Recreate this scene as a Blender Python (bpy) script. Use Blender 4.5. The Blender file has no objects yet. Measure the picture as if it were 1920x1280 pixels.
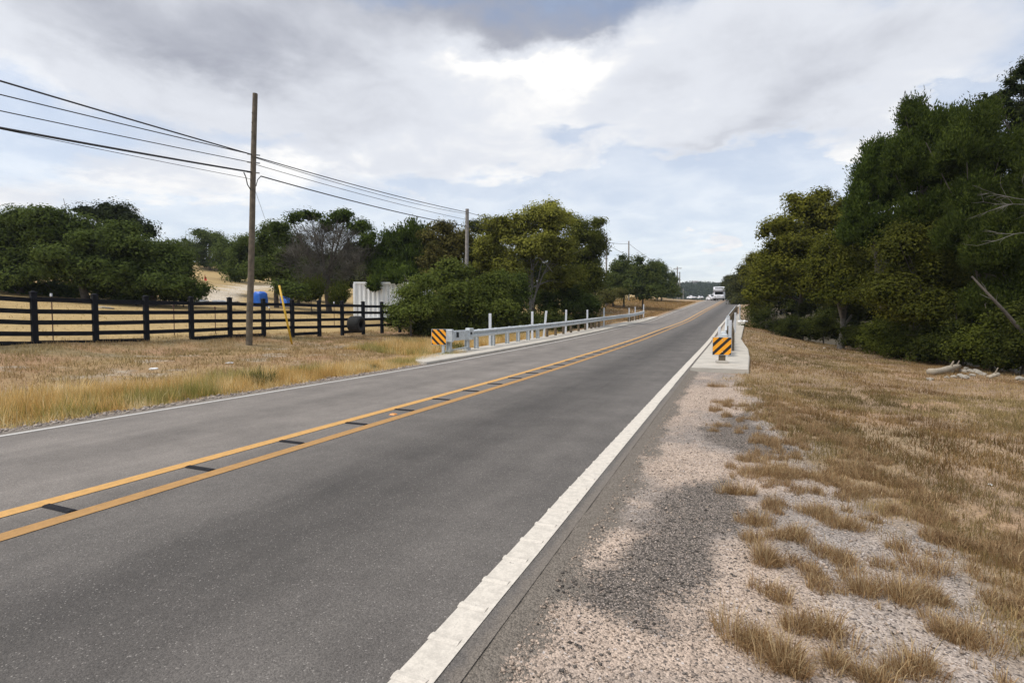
import bpy, math, random
import numpy as np
from mathutils import Vector, Matrix

random.seed(7)
RNG = np.random.default_rng(11)
S = bpy.context.scene
COL = S.collection
R = math.radians

# ------------------------------------------------------------------ camera geometry (photo pixels 1920 x 1280)
FPX = 980.0
TH = math.atan(45 / FPX)
PSI = math.atan(406 * math.cos(TH) / FPX)
HC = 1.449 / math.cos(PSI)
RV = np.array([math.cos(PSI), math.sin(PSI), 0.0])
FL = np.array([-math.sin(PSI), math.cos(PSI), 0.0])
FV = FL * math.cos(TH) + np.array([0, 0, -math.sin(TH)])
UV_ = FL * math.sin(TH) + np.array([0, 0, math.cos(TH)])
CP = np.array([0, 0, HC])


def at(px, py, z):
    return CP + z * (FV + RV * (px - 960) / FPX + UV_ * (640 - py) / FPX)


def gz(px, py, z=0.0):
    d = FV + RV * (px - 960) / FPX + UV_ * (640 - py) / FPX
    return CP + d * (z - HC) / d[2]


# ------------------------------------------------------------------ road alignment and terrain heights
KY = [-80, 0, 15, 30, 45, 60, 80, 100, 120, 140, 160, 190, 220, 300, 600]
KC = [0, 0, 0, .31, .52, .84, 1.76, 2.94, 3.8, 4.0, 3.2, 0, -5, -30, -160]
KZ = [0, 0, 0, .29, .72, 1.15, 2.45, 3.75, 5.02, 5.8, 6.5, 7.5, 8.4, 10, 14]
_yy = np.arange(-80, 600, .5)
_g = np.exp(-.5 * (np.arange(-20, 21) / 8.) ** 2)
_g /= _g.sum()


def _sm(v):
    a = np.pad(np.interp(_yy, KY, v), 20, mode='edge')
    return np.convolve(a, _g, 'valid')


_cc, _zz = _sm(KC), _sm(KZ)
XC = lambda s: -5.02 + np.interp(s, _yy, _cc)
ZR = lambda s: np.interp(s, _yy, _zz)


def sst(x, a, b):
    t = np.clip((x - a) / (b - a), 0, 1)
    return t * t * (3 - 2 * t)


_perm = np.random.default_rng(5).random(65536)


def vnoise(x, y):
    x = np.asarray(x, float); y = np.asarray(y, float)
    xi = np.floor(x).astype(np.int64); yi = np.floor(y).astype(np.int64)
    fx = x - xi; fy = y - yi
    fx = fx * fx * (3 - 2 * fx); fy = fy * fy * (3 - 2 * fy)
    h = lambda a, b: _perm[(a * 7919 + b * 104729 + (a * b) % 977) & 65535]
    return (h(xi, yi) * (1 - fx) + h(xi + 1, yi) * fx) * (1 - fy) + (h(xi, yi + 1) * (1 - fx) + h(xi + 1, yi + 1) * fx) * fy


def fbm(x, y, o=4):
    t = 0; a = .5; n = 0
    for i in range(o):
        t = t + a * vnoise(x * 2 ** i + 17.3 * i, y * 2 ** i - 9.1 * i); n += a; a *= .5
    return t / n


HW_L, HW_R = 4.10, 3.98       # asphalt half widths
LP = ([-1, 0, .8, 3, 8, 9.5, 10.5, 21, 32, 42, 83, 150, 400], [-.02, -.02, -.03, .08, .42, .62, .74, 1.85, 2.7, 3.9, 10.4, 13, 16])


def HT(X, Y, rough=True):
    X = np.asarray(X, float); Y = np.asarray(Y, float)
    u = X - XC(Y); zr = ZR(Y)
    # left
    L = -u - HW_L
    w = np.maximum(1 - sst(L, 1, 12), sst(Y, 55, 80))
    zl = zr * w + np.interp(L, *LP)
    cr = sst(Y, 28, 36) * (1 - sst(Y, 58, 68)) * sst(L, 2.6, 5.5) * (1 - sst(L, 12, 17))
    zl = zl - 1.5 * cr
    # right
    r = u - HW_R
    w2 = np.maximum(1 - sst(r, 1.8, 7), sst(Y, 70, 100))
    zq = zr * w2 - .03 - .05 * np.clip(r - 1.5, 0, 9)
    edge = np.interp(Y, [0, 21, 26, 38, 42, 46, 60, 75], [10.0, 9.3, 9.0, 9.5, 6.5, 2.6, 1.7, 2.5])
    zq = zq - 1.2 * sst(X - edge, 0, 5) * (1 - sst(Y, 70, 95))
    z = np.where(u < 0, zl, zq)
    z = np.where((u > -HW_L) & (u < HW_R), zr - .02, z)
    if rough:
        d = np.maximum(np.maximum(L, r), 0)
        z = z + (fbm(X * .45, Y * .45) - .5) * .22 * sst(d, 1.2, 5) + (fbm(X * 2.1 + 40, Y * 2.1) - .5) * .07 * sst(d, .15, 1.5)
        e = np.maximum(L, r)
        z = np.where(np.abs(e) < .34, zr - .005 - .03 * np.clip(e, 0, .34) + (fbm(X * 7 + 9, Y * 5, 3) - .5) * .016 * (1 - np.abs(e) / .34) + np.where(e > 0, (z - zr + .004 + .03 * e) * sst(e, .1, .34), -.012 * sst(-e, .05, .3)), z)
        inside = (u > -HW_L + .30) & (u < HW_R - .30)
        z = np.where(inside, zr - .14, z)
    return z


# ------------------------------------------------------------------ materials
def mat(name, col=(.5, .5, .5), rough=.8, metal=0.0, noise=None, spec=.5, bump=None, attr=None, transl=0.0):
    """noise=(scale, amount) varies the colour; bump=(scale, strength); attr = name of a colour attribute"""
    m = bpy.data.materials.new(name); m.use_nodes = True
    nt = m.node_tree; N = nt.nodes; Lk = nt.links
    b = N['Principled BSDF']; b.inputs['Roughness'].default_value = rough; b.inputs['Metallic'].default_value = metal
    b.inputs['Specular IOR Level'].default_value = spec
    tc = N.new('ShaderNodeTexCoord')
    if attr:
        a = N.new('ShaderNodeAttribute'); a.attribute_name = attr; src = a.outputs['Color']
    else:
        c = N.new('ShaderNodeRGB'); c.outputs[0].default_value = (*col, 1); src = c.outputs[0]
    if noise:
        n = N.new('ShaderNodeTexNoise'); n.inputs['Scale'].default_value = noise[0]; n.inputs['Detail'].default_value = 6
        Lk.new(tc.outputs['Object'], n.inputs['Vector'])
        mr = N.new('ShaderNodeMapRange'); mr.inputs[1].default_value = .25; mr.inputs[2].default_value = .75
        mr.inputs[3].default_value = 1 - noise[1]; mr.inputs[4].default_value = 1 + noise[1]
        Lk.new(n.outputs['Fac'], mr.inputs[0])
        vm = N.new('ShaderNodeVectorMath'); vm.operation = 'SCALE'
        Lk.new(src, vm.inputs[0]); Lk.new(mr.outputs[0], vm.inputs['Scale']); src = vm.outputs[0]
    Lk.new(src, b.inputs['Base Color'])
    if bump:
        n2 = N.new('ShaderNodeTexNoise'); n2.inputs['Scale'].default_value = bump[0]; n2.inputs['Detail'].default_value = 5
        Lk.new(tc.outputs['Object'], n2.inputs['Vector'])
        bp = N.new('ShaderNodeBump'); bp.inputs['Strength'].default_value = bump[1]; bp.inputs['Distance'].default_value = .02
        Lk.new(n2.outputs['Fac'], bp.inputs['Height']); Lk.new(bp.outputs[0], b.inputs['Normal'])
    if transl:
        t = N.new('ShaderNodeBsdfTranslucent'); Lk.new(src, t.inputs['Color'])
        ms = N.new('ShaderNodeMixShader'); ms.inputs[0].default_value = transl
        Lk.new(b.outputs[0], ms.inputs[1]); Lk.new(t.outputs[0], ms.inputs[2])
        Lk.new(ms.outputs[0], N['Material Output'].inputs['Surface'])
    return m


def _rgb(q, col):
    n = q.N.new('ShaderNodeRGB'); n.outputs[0].default_value = (*col, 1); return n.outputs[0]


class G:
    """small wrapper for building node trees"""
    def __init__(s, nt): s.nt = nt; s.N = nt.nodes; s.L = nt.links
    def put(s, sock, v):
        if hasattr(v, 'is_linked') or hasattr(v, 'links'): s.L.new(v, sock)
        else: sock.default_value = v
    def m(s, op, a, b=None, c=None, clamp=False):
        n = s.N.new('ShaderNodeMath'); n.operation = op; n.use_clamp = clamp
        for i, v in enumerate((a, b, c)):
            if v is not None: s.put(n.inputs[i], v)
        return n.outputs[0]
    def noise(s, vec, scale, detail=4, rough=.5, out='Fac', dist=0.0):
        n = s.N.new('ShaderNodeTexNoise'); n.inputs['Scale'].default_value = scale; n.inputs['Detail'].default_value = detail
        n.inputs['Roughness'].default_value = rough; n.inputs['Distortion'].default_value = dist
        s.L.new(vec, n.inputs['Vector']); return n.outputs[out]
    def ramp(s, v, a, b, x=0.0, y=1.0, smooth=True):
        n = s.N.new('ShaderNodeMapRange'); n.interpolation_type = 'SMOOTHSTEP' if smooth else 'LINEAR'
        s.put(n.inputs[0], v)
        for i, q in enumerate((a, b, x, y)): s.put(n.inputs[i + 1], q)
        return n.outputs[0]
    def mix(s, f, a, b):
        n = s.N.new('ShaderNodeMix'); n.data_type = 'RGBA'
        s.put(n.inputs[0], f); s.put(n.inputs[6], a if not isinstance(a, tuple) else (*a, 1)); s.put(n.inputs[7], b if not isinstance(b, tuple) else (*b, 1))
        return n.outputs[2]
    def scale(s, c, f):
        n = s.N.new('ShaderNodeVectorMath'); n.operation = 'SCALE'; s.put(n.inputs[0], c); s.put(n.inputs['Scale'], f); return n.outputs[0]
    def vor(s, vec, scale, out='Distance', feat='F1'):
        n = s.N.new('ShaderNodeTexVoronoi'); n.feature = feat; n.inputs['Scale'].default_value = scale; s.L.new(vec, n.inputs['Vector']); return n.outputs[out]
    def sep(s, v):
        n = s.N.new('ShaderNodeSeparateXYZ'); s.L.new(v, n.inputs[0]); return n.outputs
    def comb(s, x, y, z):
        n = s.N.new('ShaderNodeCombineXYZ'); s.put(n.inputs[0], x); s.put(n.inputs[1], y); s.put(n.inputs[2], z); return n.outputs[0]
    def attr(s, name, out='Color'):
        n = s.N.new('ShaderNodeAttribute'); n.attribute_name = name; return n.outputs[out]


def newmat(name):
    m = bpy.data.materials.new(name); m.use_nodes = True
    return m, G(m.node_tree), m.node_tree.nodes['Principled BSDF'], m.node_tree.nodes.new('ShaderNodeTexCoord')


# ------------------------------------------------------------------ object helpers
def tag(o, label=None, cat=None, group=None, kind=None):
    if label: o['label'] = label
    if cat: o['category'] = cat
    if group: o['group'] = group
    if kind: o['kind'] = kind
    return o


def empty(name, loc, rz=0.0, rot=None):
    o = bpy.data.objects.new(name, None); COL.objects.link(o)
    o.location = loc; o.rotation_euler = rot or (0, 0, rz); o.empty_display_size = .2
    return o


def meshobj(name, V, F, m, parent=None, col=None, uv=None, smooth=False, attrs=None):
    """V (n,3), F list of int arrays (each (k, sides))"""
    V = np.asarray(V, np.float32)
    if not isinstance(F, list): F = [F]
    F = [np.asarray(f, np.int32) for f in F if len(f)]
    me = bpy.data.meshes.new(name)
    me.vertices.add(len(V)); me.vertices.foreach_set('co', V.ravel())
    nl = sum(f.size for f in F); me.loops.add(nl)
    me.loops.foreach_set('vertex_index', np.concatenate([f.ravel() for f in F]))
    npoly = sum(len(f) for f in F); me.polygons.add(npoly)
    tot = np.concatenate([np.full(len(f), f.shape[1], np.int32) for f in F])
    st = np.concatenate([[0], np.cumsum(tot)[:-1]]).astype(np.int32)
    me.polygons.foreach_set('loop_start', st)
    if smooth: me.polygons.foreach_set('use_smooth', np.ones(npoly, bool))
    me.update(calc_edges=True)
    if col is not None:
        a = me.color_attributes.new('col', 'FLOAT_COLOR', 'POINT')
        c = np.ones((len(V), 4), np.float32); c[:, :3] = col
        a.data.foreach_set('color', c.ravel())
    if attrs:
        for k, v in attrs.items():
            a = me.attributes.new(k, 'FLOAT', 'POINT'); a.data.foreach_set('value', np.asarray(v, np.float32))
    if uv is not None:
        l = me.uv_layers.new(name='UVMap')
        idx = np.concatenate([f.ravel() for f in F]); l.data.foreach_set('uv', np.asarray(uv, np.float32)[idx].ravel())
    for q in (m if isinstance(m, (list, tuple)) else [m]): me.materials.append(q)
    o = bpy.data.objects.new(name, me); COL.objects.link(o)
    if parent: o.parent = parent
    return o


class MB:
    """collects boxes, tubes, prisms; build() links them as one mesh"""
    def __init__(s): s.v = []; s.f = []; s.m = []
    def add(s, vs, fs, mi=0):
        k = len(s.v); s.v += [tuple(map(float, v)) for v in vs]
        s.f += [tuple(i + k for i in f) for f in fs]; s.m += [mi] * len(fs); return s
    def box(s, c, d, mi=0, M=None, taper=1.0):
        x, y, z = [q / 2 for q in d]; P = []
        for sz in (-1, 1):
            t = taper if sz > 0 else 1
            for sx, sy in ((-1, -1), (1, -1), (1, 1), (-1, 1)): P.append(Vector((sx * x * t, sy * y * t, sz * z)))
        if M is not None: P = [M @ p for p in P]
        P = [p + Vector(c) for p in P]
        return s.add(P, [(3, 2, 1, 0), (4, 5, 6, 7), (0, 1, 5, 4), (1, 2, 6, 5), (2, 3, 7, 6), (3, 0, 4, 7)], mi)
    def tube(s, pts, rad, n=8, mi=0, cap=True):
        pts = [Vector(p) for p in pts]
        if not hasattr(rad, '__len__'): rad = [rad] * len(pts)
        rings = []; ref = None
        for i, p in enumerate(pts):
            t = (pts[min(i + 1, len(pts) - 1)] - pts[max(i - 1, 0)]).normalized()
            if ref is None: ref = Vector((1, 0, 0)) if abs(t.x) < .8 else Vector((0, 1, 0))
            a = (ref - t * ref.dot(t)).normalized(); b = t.cross(a); ref = a
            rings.append([p + (a * math.cos(2 * math.pi * k / n) + b * math.sin(2 * math.pi * k / n)) * rad[i] for k in range(n)])
        vs = [v for r in rings for v in r]; fs = []
        for i in range(len(pts) - 1):
            for k in range(n): fs.append((i * n + k, i * n + (k + 1) % n, (i + 1) * n + (k + 1) % n, (i + 1) * n + k))
        if cap: fs += [tuple(range(n - 1, -1, -1)), tuple((len(pts) - 1) * n + k for k in range(n))]
        return s.add(vs, fs, mi)
    def prism(s, poly, z0, z1, mi=0):
        n = len(poly)
        vs = [(x, y, z0) for x, y in poly] + [(x, y, z1) for x, y in poly]
        return s.add(vs, [tuple(range(n - 1, -1, -1)), tuple(range(n, 2 * n))] + [(i, (i + 1) % n, n + (i + 1) % n, n + i) for i in range(n)], mi)
    def xf(s, M): s.v = [tuple(M @ Vector(v)) for v in s.v]; return s
    def build(s, name, m, parent=None, smooth=False, bevel=0.0, autosmooth=None):
        me = bpy.data.meshes.new(name); me.from_pydata(s.v, [], s.f); me.update()
        for q in (m if isinstance(m, (list, tuple)) else [m]): me.materials.append(q)
        me.polygons.foreach_set('material_index', s.m)
        if smooth: me.polygons.foreach_set('use_smooth', [True] * len(s.f))
        o = bpy.data.objects.new(name, me); COL.objects.link(o)
        if parent: o.parent = parent
        if bevel:
            b = o.modifiers.new('bevel', 'BEVEL'); b.width = bevel; b.segments = 2; b.limit_method = 'ANGLE'
        return o


# ------------------------------------------------------------------ shared materials
M = {}
M['post_black'] = mat('black_fence_paint', (.0065, .0075, .011), .75, spec=.2, noise=(6, .35), bump=(40, .25))
M['galv'] = mat('galvanised_steel', (.56, .59, .60), .5, metal=.3, noise=(9, .22))
M['galv_dull'] = mat('dull_galvanised_steel', (.44, .47, .48), .6, metal=.25, noise=(14, .25))
M['post_wood'] = mat('weathered_post_wood', (.13, .10, .065), .9, noise=(9, .4), bump=(60, .5))
M['white_plastic'] = mat('white_post_plastic', (.66, .68, .70), .5, noise=(8, .1))
M['concrete'] = mat('concrete', (.43, .395, .34), .9, noise=(2.2, .17), bump=(90, .25))
M['pole_wood'] = mat('utility_pole_wood', (.115, .092, .064), .9, noise=(5, .45), bump=(50, .6))
M['pole_grey'] = mat('grey_pole_wood', (.24, .22, .20), .9, noise=(5, .3), bump=(50, .5))
M['cable'] = mat('black_cable', (.012, .012, .014), .6)
M['yellow'] = mat('yellow_guard', (.60, .36, .02), .5, noise=(9, .2))
M['rubber'] = mat('rubber', (.012, .012, .011), .85, noise=(8, .4), bump=(30, .4))
M['white_paint'] = mat('white_container_paint', (.80, .82, .82), .5, noise=(2, .12))
M['tarp'] = mat('blue_tarp', (.02, .12, .50), .45, noise=(3, .25), bump=(5, .6))
M['car_white'] = mat('white_car_paint', (.72, .72, .74), .3, noise=(1, .05))
M['glass_dark'] = mat('dark_glass', (.01, .012, .014), .1)
M['black_trim'] = mat('black_trim', (.015, .015, .016), .6)
M['lamp'] = mat('lamp_glass', (.7, .7, .72), .15)
M['red'] = mat('red_lamp', (.45, .02, .015), .3)
M['stone'] = mat('limestone', (.30, .27, .225), .95, noise=(7, .35), bump=(25, .7))
M['log'] = mat('bleached_log', (.34, .29, .22), .95, noise=(10, .3), bump=(40, .6))
M['bark'] = mat('bark', (.075, .062, .05), .95, noise=(5, .4), bump=(22, .9))
M['bark_grey'] = mat('grey_bark', (.16, .145, .125), .95, noise=(5, .35), bump=(22, .8))
M['deadwood'] = mat('bare_dead_wood', (.19, .175, .155), .95, noise=(9, .3))
M['leaf'] = mat('leaf', attr='col', rough=.8, spec=.04, transl=.36)
M['grass'] = mat('grass_blade', attr='col', rough=.85, spec=.1, transl=.42)
M['rust'] = mat('rusty_steel', (.10, .05, .035), .9, noise=(20, .3))
M['litter'] = mat('white_litter', (.75, .75, .75), .7)
M['house_wall'] = mat('house_wall', (.6, .58, .55), .8)
M['roof'] = mat('house_roof', (.2, .17, .16), .8)


# ------------------------------------------------------------------ camera
cam = bpy.data.cameras.new('camera'); cam.sensor_width = 36; cam.lens = FPX / 1920 * 36
cam.clip_start = .05; cam.clip_end = 6000
co = bpy.data.objects.new('camera', cam); COL.objects.link(co)
mw = Matrix.Identity(4)
for i in range(3):
    mw[i][0] = RV[i]; mw[i][1] = UV_[i]; mw[i][2] = -FV[i]; mw[i][3] = CP[i]
co.matrix_world = mw
S.camera = co

# ------------------------------------------------------------------ sky and sun
SUN_AZ = R(-135)      # from +Y towards +X
SUN_EL = R(58)
w = bpy.data.worlds.new('World'); S.world = w; w.use_nodes = True
nt = w.node_tree; g = G(nt)
bg = nt.nodes['Background']; out = nt.nodes['World Output']
sky = nt.nodes.new('ShaderNodeTexSky'); sky.sky_type = 'NISHITA'; sky.sun_disc = False
sky.sun_elevation = SUN_EL; sky.sun_rotation = SUN_AZ; sky.air_density = 1.0; sky.dust_density = .8
nt.links.new(sky.outputs[0], bg.inputs[0]); bg.inputs[1].default_value = .13
tcw = nt.nodes.new('ShaderNodeTexCoord'); D = tcw.outputs['Generated']
dx, dy, dz = g.sep(D)
den = g.m('ADD', g.m('MAXIMUM', dz, 0.0), .16)
P = g.comb(g.m('DIVIDE', dx, den), g.m('DIVIDE', dy, den), 0.0)
az = g.m('MULTIPLY', g.m('ARCTAN2', dx, dy), 57.2958)
el = g.m('MULTIPLY', g.m('ARCSINE', dz), 57.2958)
n_a = g.noise(P, 1.1, 7, .55)
n_b = g.noise(P, 3.2, 9, .6, dist=.35)
n_w = g.noise(P, 3.0, 6, .6, out='Color')
wx, wy, wz = g.sep(n_w)
az_w = g.m('ADD', az, g.m('MULTIPLY', g.m('SUBTRACT', wx, .5), 16.0))
el_w = g.m('ADD', el, g.m('MULTIPLY', g.m('SUBTRACT', wy, .5), 11.0))


def ang(px, py):
    d = at(px, py, 1.0) - CP; d = d / np.linalg.norm(d)
    return math.degrees(math.atan2(d[0], d[1])), math.degrees(math.asin(d[2]))


def blob(px, py, rx, ry, amt, hard=1.0):
    """cloud mass at a compass direction and height, size in degrees"""
    a, e = ang(px, py)
    a2, _ = ang(px + rx, py); _, e2 = ang(px, py - ry)
    ra = max(abs(a2 - a), 1.0); re = max(abs(e2 - e), .6)
    q = g.m('ADD', g.m('POWER', g.m('ABSOLUTE', g.m('DIVIDE', g.m('SUBTRACT', az_w, a), ra)), 2.0),
            g.m('POWER', g.m('ABSOLUTE', g.m('DIVIDE', g.m('SUBTRACT', el_w, e), re)), 2.0))
    return g.m('MULTIPLY', g.m('EXPONENT', g.m('MULTIPLY', q, -hard)), amt)


def total(bl):
    t = bl[0]
    for b in bl[1:]: t = g.m('ADD', t, b)
    return t


cov = total([blob(300, 60, 520, 170, .9), blob(900, 130, 420, 150, .8), blob(1550, 130, 480, 170, .9), blob(1250, 250, 260, 60, .35),
             blob(700, 280, 260, 110, .5), blob(250, 330, 380, 70, .45), blob(1345, 455, 75, 30, .8), blob(1640, 280, 120, 40, .55),
             blob(1000, 320, 160, 40, .35), blob(30, 385, 120, 40, .5),
             blob(1300, 365, 260, 60, -.50), blob(1120, 245, 170, 20, -.28), blob(500, 250, 120, 30, -.3), blob(640, 180, 90, 30, -.25), blob(1800, 185, 90, 25, -.6)])
covn = g.m('ADD', cov, g.m('MULTIPLY', g.m('SUBTRACT', n_a, .5), 1.1))
high = g.ramp(el, 32.0, 55.0, 0.0, .45)
covf = g.m('ADD', g.ramp(g.m('ADD', covn, high), .05, .62), 0.0, clamp=True)
veil = g.ramp(el, 0.0, 30.0, .72, .46)
covf = g.m('MAXIMUM', covf, veil)
dark = total([blob(880, -30, 360, 80, .72), blob(1040, 40, 190, 45, .5), blob(1180, 0, 140, 45, .35), blob(330, 40, 420, 110, .54), blob(640, 30, 300, 80, .26), blob(480, 100, 240, 60, .16), blob(80, 60, 160, 60, .2), blob(1600, 60, 420, 120, .42), blob(1250, 160, 200, 60, .22),
              blob(1480, 220, 190, 60, .36), blob(680, 250, 190, 90, .34), blob(220, 200, 240, 70, .30), blob(1330, 265, 170, 18, .22),
              blob(930, 120, 115, 30, -.38), blob(1060, 130, 60, 45, -.25), blob(30, 110, 110, 90, -.25), blob(560, 330, 120, 40, -.2), blob(180, 300, 220, 22, .18)])
darkn = g.m('ADD', dark, g.m('ADD', g.m('MULTIPLY', g.m('SUBTRACT', n_b, .5), .8), .07))
dk = g.ramp(darkn, -.15, 1.05, 0.0, 1.0, smooth=False)
c1 = g.mix(g.ramp(dk, 0.02, .34), (.83, .815, .79), (.60, .62, .665))
c2 = g.mix(g.ramp(dk, .3, .95), c1, (.295, .308, .36))
c2 = g.scale(c2, g.ramp(el, 38.0, 62.0, 1.0, 1.65))
bg2 = nt.nodes.new('ShaderNodeBackground'); nt.links.new(c2, bg2.inputs[0]); bg2.inputs[1].default_value = 1.0
mxs = nt.nodes.new('ShaderNodeMixShader')
nt.links.new(covf, mxs.inputs[0]); nt.links.new(bg.outputs[0], mxs.inputs[1]); nt.links.new(bg2.outputs[0], mxs.inputs[2])
nt.links.new(mxs.outputs[0], out.inputs[0])

sl = bpy.data.lights.new('sun', 'SUN'); sl.energy = 2.1; sl.angle = R(12); sl.color = (1.0, .95, .87)
so = bpy.data.objects.new('sun', sl); COL.objects.link(so)
sd = Vector((math.sin(SUN_AZ) * math.cos(SUN_EL), math.cos(SUN_AZ) * math.cos(SUN_EL), math.sin(SUN_EL)))
so.rotation_euler = sd.to_track_quat('Z', 'Y').to_euler(); so.location = (0, 0, 60)

S.view_settings.view_transform = 'Standard'; S.view_settings.look = 'None'
S.view_settings.exposure = 0.42; S.view_settings.gamma = 1.0
S.cycles.max_bounces = 6; S.cycles.diffuse_bounces = 3; S.cycles.transmission_bounces = 3; S.cycles.glossy_bounces = 2
S.cycles.use_denoising = True

# ------------------------------------------------------------------ ground
def seg(a, b, d): return list(np.arange(a, b, d))


ucol = sorted(set(np.round(np.array(
    [-500, -380, -300, -230, -180, -150, -130, -115, -100] + seg(-90, -50, 3) + seg(-50, -26, 1.2) + seg(-26, -12, .5) + seg(-12, -4.3, .2)
    + seg(-4.28, -3.79, .04) + [-3.6, 0, 3.5] + seg(3.66, 4.19, .035) + seg(4.2, 7.2, .06) + seg(7.2, 10, .12) + seg(10, 18, .35) + seg(18, 40, 1.3)
    + [42, 46, 52, 60, 70, 85, 100, 130, 170, 230, 300, 400, 520]), 4)))
srow = sorted(set(np.round(np.array([-60, -40, -28, -18, -12, -8, -5, -3, -1.5, -.5, .3] + seg(1.0, 7, .06) + seg(7, 14, .12) + seg(14, 32, .35)
                                    + seg(32, 90, .9) + seg(90, 150, 2) + seg(150, 260, 6) + [270, 290, 320, 360, 420, 500, 640, 800, 1000, 1400]), 4)))
UU, SS = np.meshgrid(np.array(ucol), np.array(srow))
GX = XC(SS) + UU; GY = SS; GZ = HT(GX, GY)
nu, ns = len(ucol), len(srow)


def poly_sd(X, Y, poly):
    """signed distance to polygon (negative inside)"""
    poly = np.array(poly); d = np.full(X.shape, 1e9); ins = np.zeros(X.shape, bool)
    for i in range(len(poly)):
        a = poly[i]; b = poly[(i + 1) % len(poly)]
        ab = b - a; t = np.clip(((X - a[0]) * ab[0] + (Y - a[1]) * ab[1]) / (ab @ ab), 0, 1)
        d = np.minimum(d, np.hypot(X - a[0] - t * ab[0], Y - a[1] - t * ab[1]))
        c = ((a[1] > Y) != (b[1] > Y)) & (X < (b[0] - a[0]) * (Y - a[1]) / (b[1] - a[1] + 1e-12) + a[0])
        ins ^= c
    return np.where(ins, -d, d)


DARK1 = [gz(*p, -.03)[:2] for p in [(1215, 960), (1300, 905), (1365, 900), (1400, 960), (1380, 1040), (1330, 1120), (1240, 1175), (1100, 1150), (1030, 1110), (1140, 1050), (1200, 1010)]]
DARK2 = [gz(*p, -.03)[:2] for p in [(1300, 800), (1400, 770), (1500, 850), (1440, 865), (1330, 835)]]


def shoulder_edge(Y):      # X where the gravel shoulder gives way to grass on the right
    return np.interp(Y, [0, 2.5, 3.5, 4.5, 5.2, 6.2, 7, 8.2, 9.5, 12, 15.5, 17], [1.6, 1.35, 1.2, 1.05, .85, .72, .62, .42, .28, .16, .02, -.1])


def right_cover(X, Y, blades_=False):
    """0 bare gravel, 1 full grass (right side)"""
    e = shoulder_edge(Y)
    n = fbm(X * 2.3 + 3, Y * 2.3 + 8) - .5; n2 = fbm(X * .9 + 13, Y * .9) - .5
    c = sst(X - e + n * .9 + n2 * .7, -.12, .55)
    bare = sst(fbm(X * .55 + 71, Y * .55 + 9, 3), .60, .70) * .6 * sst(X, 1.6, 2.6)
    return np.clip(c - (bare if blades_ else 0), 0, 1)


def zone_colours(X, Y, u):
    n1 = fbm(X * .7, Y * .7); n2 = fbm(X * 3.1 + 9, Y * 3.1); n3 = fbm(X * .17 + 5, Y * .17)
    c = np.zeros(X.shape + (3,))
    lerp = lambda a, b, t: a + (b - a) * np.clip(t, 0, 1)[..., None]
    # right: soil and thatch under the dry grass
    soil = np.array([.25, .165, .10]); straw = np.array([.30, .205, .115]); olive = np.array([.20, .148, .075])
    grassr = lerp(soil * .8, straw, n1 * 1.4 - .2); grassr = lerp(grassr, olive, sst(n3, .5, .62) * .6)
    sand = np.array([.46, .36, .285]); grit = np.array([.30, .255, .22])
    grav = lerp(sand, grit, sst(n1, .4, .62)); grav = lerp(grav, sand * 1.05, sst(n2, .55, .7) * .6); grav = lerp(grav, np.array([.365, .32, .285]), sst(X, .25, .7) * .6); grav = grav * (.82 + .36 * fbm(X * 7, Y * 7, 3))[..., None]
    cov_r = right_cover(X, Y)
    colr = lerp(grav, grassr, cov_r * .9)
    colr = lerp(colr, np.array([.34, .215, .13]), sst(fbm(X * .55 + 71, Y * .55 + 9, 3), .60, .70) * .6 * sst(X, 1.6, 2.6))
    # dusty grey strip along the asphalt edge
    dirt = np.array([.17, .145, .12])
    r = u - HW_R
    # left verge
    L = -u - HW_L
    red = np.array([.27, .165, .095]); tan = np.array([.30, .21, .10]); dry = np.array([.36, .255, .115]); gl = np.array([.30, .26, .22])
    coll = lerp(red, tan, n1 * 1.6 - .3)
    coll = lerp(coll, np.array([.15, .12, .06]), sst(L, 6.5, 8.5) * sst(n1, .35, .6) * .8)
    coll = lerp(coll, dry, sst(L, 9.8, 11.5))
    coll = lerp(coll, dry * .82, sst(n1, .5, .7) * sst(L, 10, 12) * .8)
    coll = lerp(coll, np.array([.33, .28, .22]), sst(fbm(X * 1.3 + 7, Y * 1.3), .60, .68) * .8 * sst(L, 2, 4) * (1 - sst(L, 7, 9)))
    coll = lerp(gl, coll, sst(L + (n2 - .5) * .5, .25, .75))
    # pale two-track lane climbing the far pasture
    lane = np.array([gz(330, 575, 1.9)[:2], at(400, 560, 48)[:2], at(425, 548, 62)[:2], at(470, 546, 74)[:2], at(540, 546, 84)[:2]])
    d = np.full(X.shape, 1e9)
    for i in range(1, len(lane) - 1):
        a, b = lane[i], lane[i + 1]; ab = b - a
        t = np.clip(((X - a[0]) * ab[0] + (Y - a[1]) * ab[1]) / (ab @ ab), 0, 1)
        d = np.minimum(d, np.hypot(X - a[0] - t * ab[0], Y - a[1] - t * ab[1]))
    coll = lerp(coll, np.array([.50, .44, .36]), (1 - sst(d, 1.3, 2.1)) * .9)
    # woodland floor
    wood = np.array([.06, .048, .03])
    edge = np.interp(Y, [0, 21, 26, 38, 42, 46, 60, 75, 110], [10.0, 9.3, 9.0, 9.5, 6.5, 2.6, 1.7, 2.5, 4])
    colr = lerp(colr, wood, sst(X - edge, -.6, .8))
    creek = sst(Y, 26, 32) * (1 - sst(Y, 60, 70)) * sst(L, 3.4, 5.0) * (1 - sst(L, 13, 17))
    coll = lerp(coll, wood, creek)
    return np.where((u < 0)[..., None], coll, colr), np.where(u > 0, (1 - cov_r) * (1 - sst(X - shoulder_edge(Y), .7, 1.6)), (1 - sst(L, .3, .9)) * .8)


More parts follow.
